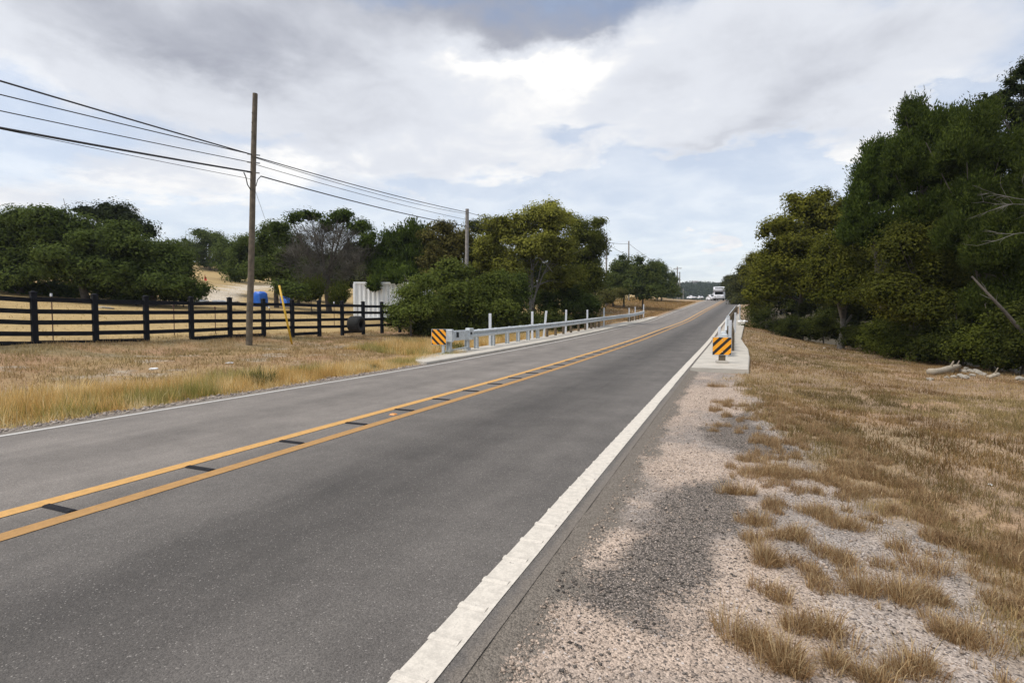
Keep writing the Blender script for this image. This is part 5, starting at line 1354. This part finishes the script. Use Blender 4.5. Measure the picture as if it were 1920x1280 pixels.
def car(loc, rz, label, L_=4.6, W_=1.82, H_=1.5, group='white cars beyond the crest'):
    t = empty('car', loc, rz); tag(t, label, 'car', group)
    side = [(-L_ / 2, .32), (-L_ / 2 + .02, .62), (-L_ / 2 + .25, .80), (-L_ / 2 + 1.15, .92), (-L_ / 2 + 1.85, H_ - .05), (-L_ / 2 + 2.3, H_), (L_ / 2 - 1.2, H_ - .03), (L_ / 2 - .35, .98), (L_ / 2 - .03, .88), (L_ / 2, .35), (L_ / 2 - .2, .22), (-L_ / 2 + .2, .22)]
    def shell(pts_, w0, w1): # body tapers in above the waist
        vs = []; k = len(pts_)
        for sx in (-1, 1):
            for (y, z) in pts_: vs.append((sx * (w0 if z < .95 else w1) / 2, y, z))
        return vs, [tuple(range(k)), tuple(range(2 * k - 1, k - 1, -1))] + [(i, k + i, k + (i + 1) % k, (i + 1) % k) for i in range(k)]
    b = MB(); b.add(*shell(side, W_, W_ * .78)); b.build('body', M['car_white'], t, bevel=.05)
    b = MB(); b.add([(-.62, -L_ / 2 + 1.17, .96), (.62, -L_ / 2 + 1.17, .96), (.58, -L_ / 2 + 1.78, H_ - .09), (-.58, -L_ / 2 + 1.78, H_ - .09)], [(0, 1, 2, 3)]); o = b.build('windscreen', M['glass_dark'], t); o.location = (0, -.025, .02); o.modifiers.new('thick', 'SOLIDIFY').thickness = .012
    for sx in (-1, 1):
        b = MB(); b.box((sx * W_ * .40, .15, 1.16), (.04, 2.2, .34)); b.build('side_window', M['glass_dark'], t)
        b = MB(); b.box((sx * .62, -L_ / 2 + .03, .66), (.38, .14, .16)); b.build('headlight', M['lamp'], t, bevel=.03)
        b = MB(); b.box((sx * .98, -.75, 1.0), (.2, .1, .14)); b.build('mirror', M['car_white'], t, bevel=.02)
        for y in (-L_ / 2 + .85, L_ / 2 - .9): wheel(t, sx * (W_ / 2 - .1), y, .33, .22)
    b = MB(); b.box((0, -L_ / 2 - .0, .45), (1.1, .08, .2)); b.build('grille', M['black_trim'], t)
    return t


def roadpos(px, s):
    xs = np.linspace(-60, 40, 4001); d = np.stack([xs, xs * 0 + s, xs * 0 + ZR(s)], -1) - CP; pxs_ = 960 + FPX * (d @ RV) / (d @ FV)
    return float(xs[np.argmin(abs(pxs_ - px))]), s


# camper van coming over the crest; front towards -Y (its local front)
x, y = roadpos(1348.3, 131.0); hd = -math.atan2(float(XC(133) - XC(129)), 4.0)
cv = empty('camper_van', (x, y, ZR(y)), hd); tag(cv, 'white camper van with cab-over bunk coming over the road crest', 'camper van')
def side_prism(pts_, wd, x0=0.0):
    k = len(pts_); vs = [(x0 - wd / 2, a, c_) for a, c_ in pts_] + [(x0 + wd / 2, a, c_) for a, c_ in pts_]
    return vs, [tuple(range(k)), tuple(range(2 * k - 1, k - 1, -1))] + [(i, k + i, k + (i + 1) % k, (i + 1) % k) for i in range(k)]


b = MB(); b.add(*side_prism([(-2.0, 2.05), (-2.35, 2.2), (-2.45, 2.5), (-2.2, 2.95), (-1.7, 3.12), (4.6, 3.12), (4.6, .55), (-.9, .55), (-.9, 2.02)], 2.38)); b.build('body', M['car_white'], cv, bevel=.08)
b = MB(); b.add(*side_prism([(-3.2, .42), (-3.22, .85), (-3.1, 1.12), (-2.2, 1.30), (-1.55, 2.0), (-.92, 2.0), (-.92, .42)], 2.04)); b.build('cab', M['car_white'], cv, bevel=.06)
b = MB(); b.add([(-.88, -2.22, 1.33), (.88, -2.22, 1.33), (.82, -1.62, 1.97), (-.82, -1.62, 1.97)], [(0, 1, 2, 3)]); o = b.build('windscreen', M['glass_dark'], cv); o.location = (0, -.03, .02); o.modifiers.new('thick', 'SOLIDIFY').thickness = .015
b = MB(); b.box((0, -2.28, 2.78), (1.75, .10, .26), M=Matrix.Rotation(-.5, 3, 'X')); b.build('bunk_window', M['glass_dark'], cv)
for sx in (-1, 1):
    b = MB(); b.box((sx * .95, -2.40, 2.28), (.35, .12, .09)); b.build('marker_strip', M['black_trim'], cv)
    b = MB(); b.box((sx * .74, -3.18, .98), (.40, .14, .20)); b.build('headlight', M['lamp'], cv, bevel=.03)
    b = MB(); b.box((sx * .72, -3.235, .80), (.36, .03, .10)); b.build('lamp_trim', M['black_trim'], cv)
    b = MB(); b.box((sx * 1.24, -1.9, 1.55), (.22, .10, .36)); b.box((sx * 1.1, -1.88, 1.5), (.2, .04, .05)); b.build('mirror', M['car_white'], cv, bevel=.02)
    for yv in (-2.35, 2.6): wheel(cv, sx * .92, yv, .37, .26)
b = MB(); b.box((0, -3.22, .62), (1.9, .10, .22)); b.build('bumper', M['car_white'], cv, bevel=.03)
b = MB(); b.box((0, -3.21, .90), (.85, .05, .16)); b.build('grille', M['black_trim'], cv)
b = MB(); b.box((0, -3.20, .43), (1.7, .08, .16)); b.build('air_dam', M['black_trim'], cv)
x, y = roadpos(1335.5, 142.0); car((x, y, ZR(y) - .02), hd + .35, 'white car half hidden left of the camper van')
for (px, s_, lb) in [(1297, 262, 'white car parked farthest left beyond the crest'), (1313, 275, 'white car between the parked one and the camper van')]:
    x, y = roadpos(px, s_); zz_ = at(px, 560, np.array([x, y, 0]) @ FL)[2]; car((x, y, max(float(HT(x, y)), zz_) + .02), .9 if px < 1300 else .3, lb)

# ------------------------------------------------------------------ far hill
azs = np.linspace(R(-75), R(70), 150); rs = np.array([300, 360, 430, 520, 600, 680, 760, 860, 1000, 1200])
A_, R_ = np.meshgrid(azs, rs); X = np.sin(A_) * R_; Y = np.cos(A_) * R_
ridge = 35 + 22 * (fbm(np.degrees(A_) * .09 + 4, A_ * 0 + 1.5, 3) - .35)
ridge = ridge + 10 * np.exp(-((np.degrees(A_) + 2.5) / 5) ** 2)
Z = -6 + ridge * sst(R_, 330, 720) * (1 - .3 * sst(R_, 760, 1200)) + 5 * (fbm(X * .012, Y * .012) - .5)
ny, nx = A_.shape; ii = np.arange(nx * ny).reshape(ny, nx); Fh = np.stack([ii[:-1, :-1], ii[:-1, 1:], ii[1:, 1:], ii[1:, :-1]], -1).reshape(-1, 4)
M['hill'] = mat('wooded_hill_soil', (.045, .06, .035), .95, noise=(.05, .3))
tag(meshobj('hills', np.stack([X, Y, Z], -1).reshape(-1, 3), Fh, M['hill'], smooth=True), 'low wooded ridge on the horizon', kind='structure')
r_ = np.random.default_rng(9); n = 9000
a = r_.uniform(R(-16), R(16), n); rr = 330 + 430 * r_.random(n); X = np.sin(a) * rr; Y = np.cos(a) * rr
rd = 35 + 22 * (fbm(np.degrees(a) * .09 + 4, a * 0 + 1.5, 3) - .35) + 10 * np.exp(-((np.degrees(a) + 2.5) / 5) ** 2)
Z = -6 + rd * sst(rr, 330, 720) + 5 * (fbm(X * .012, Y * .012) - .5)
k = 14; cen = np.repeat(np.stack([X, Y, Z], -1), k, 0); off = r_.normal(0, 1, (n * k, 3)) * np.array([1.9, 1.9, 1.6]) + np.array([0, 0, 2.4])
p = cen + off; ax = r_.normal(0, 1, (n * k, 3)); ax /= np.linalg.norm(ax, axis=1)[:, None]; bx = np.cross(ax, r_.normal(0, 1, (n * k, 3))); bx /= np.linalg.norm(bx, axis=1)[:, None]
V = np.stack([p - ax * 1.1, p + bx * .8, p + ax * 1.1, p - bx * .8], 1).reshape(-1, 3)
c_ = np.repeat(np.repeat(np.array([[.045, .06, .03]]) * (.55 + .9 * r_.random((n, 1))), k, 0), 4, 0)
tag(meshobj('forest', V, np.arange(n * k * 4).reshape(-1, 4), M['leaf'], col=c_), 'dark scrub forest covering the far ridge', 'forest', kind='stuff')
a = at(1303, 531, 640); t = empty('house', a - np.array([0, 0, 3.5]), .5); tag(t, 'tiny pale house on the far wooded ridge', 'house')
b = MB(); b.box((0, 0, 2.5), (6, 5, 5)); b.build('wall', M['house_wall'], t)
b = MB(); b.add([(-3.4, -2.9, 5.0), (3.4, -2.9, 5.0), (3.4, 2.9, 5.0), (-3.4, 2.9, 5.0), (-2.4, 0, 6.4), (2.4, 0, 6.4)], [(0, 1, 5, 4), (2, 3, 4, 5), (1, 2, 5), (3, 0, 4), (3, 2, 1, 0)]); b.build('roof', M['roof'], t)

# ------------------------------------------------------------------ air
hm = bpy.data.materials.new('haze_air'); hm.use_nodes = True; hn = hm.node_tree
hn.nodes.remove(hn.nodes['Principled BSDF'])
pv = hn.nodes.new('ShaderNodeVolumePrincipled'); pv.inputs['Density'].default_value = .00022; pv.inputs['Color'].default_value = (.80, .88, 1.0, 1); pv.inputs['Anisotropy'].default_value = .2
hn.links.new(pv.outputs[0], hn.nodes['Material Output'].inputs['Volume'])
b = MB(); b.box((0, 640, 40), (3000, 1700, 140)); hz = b.build('haze', hm); tag(hz, 'thin pale air between the road and the far ridge', 'haze', kind='stuff')
S.cycles.volume_bounces = 0
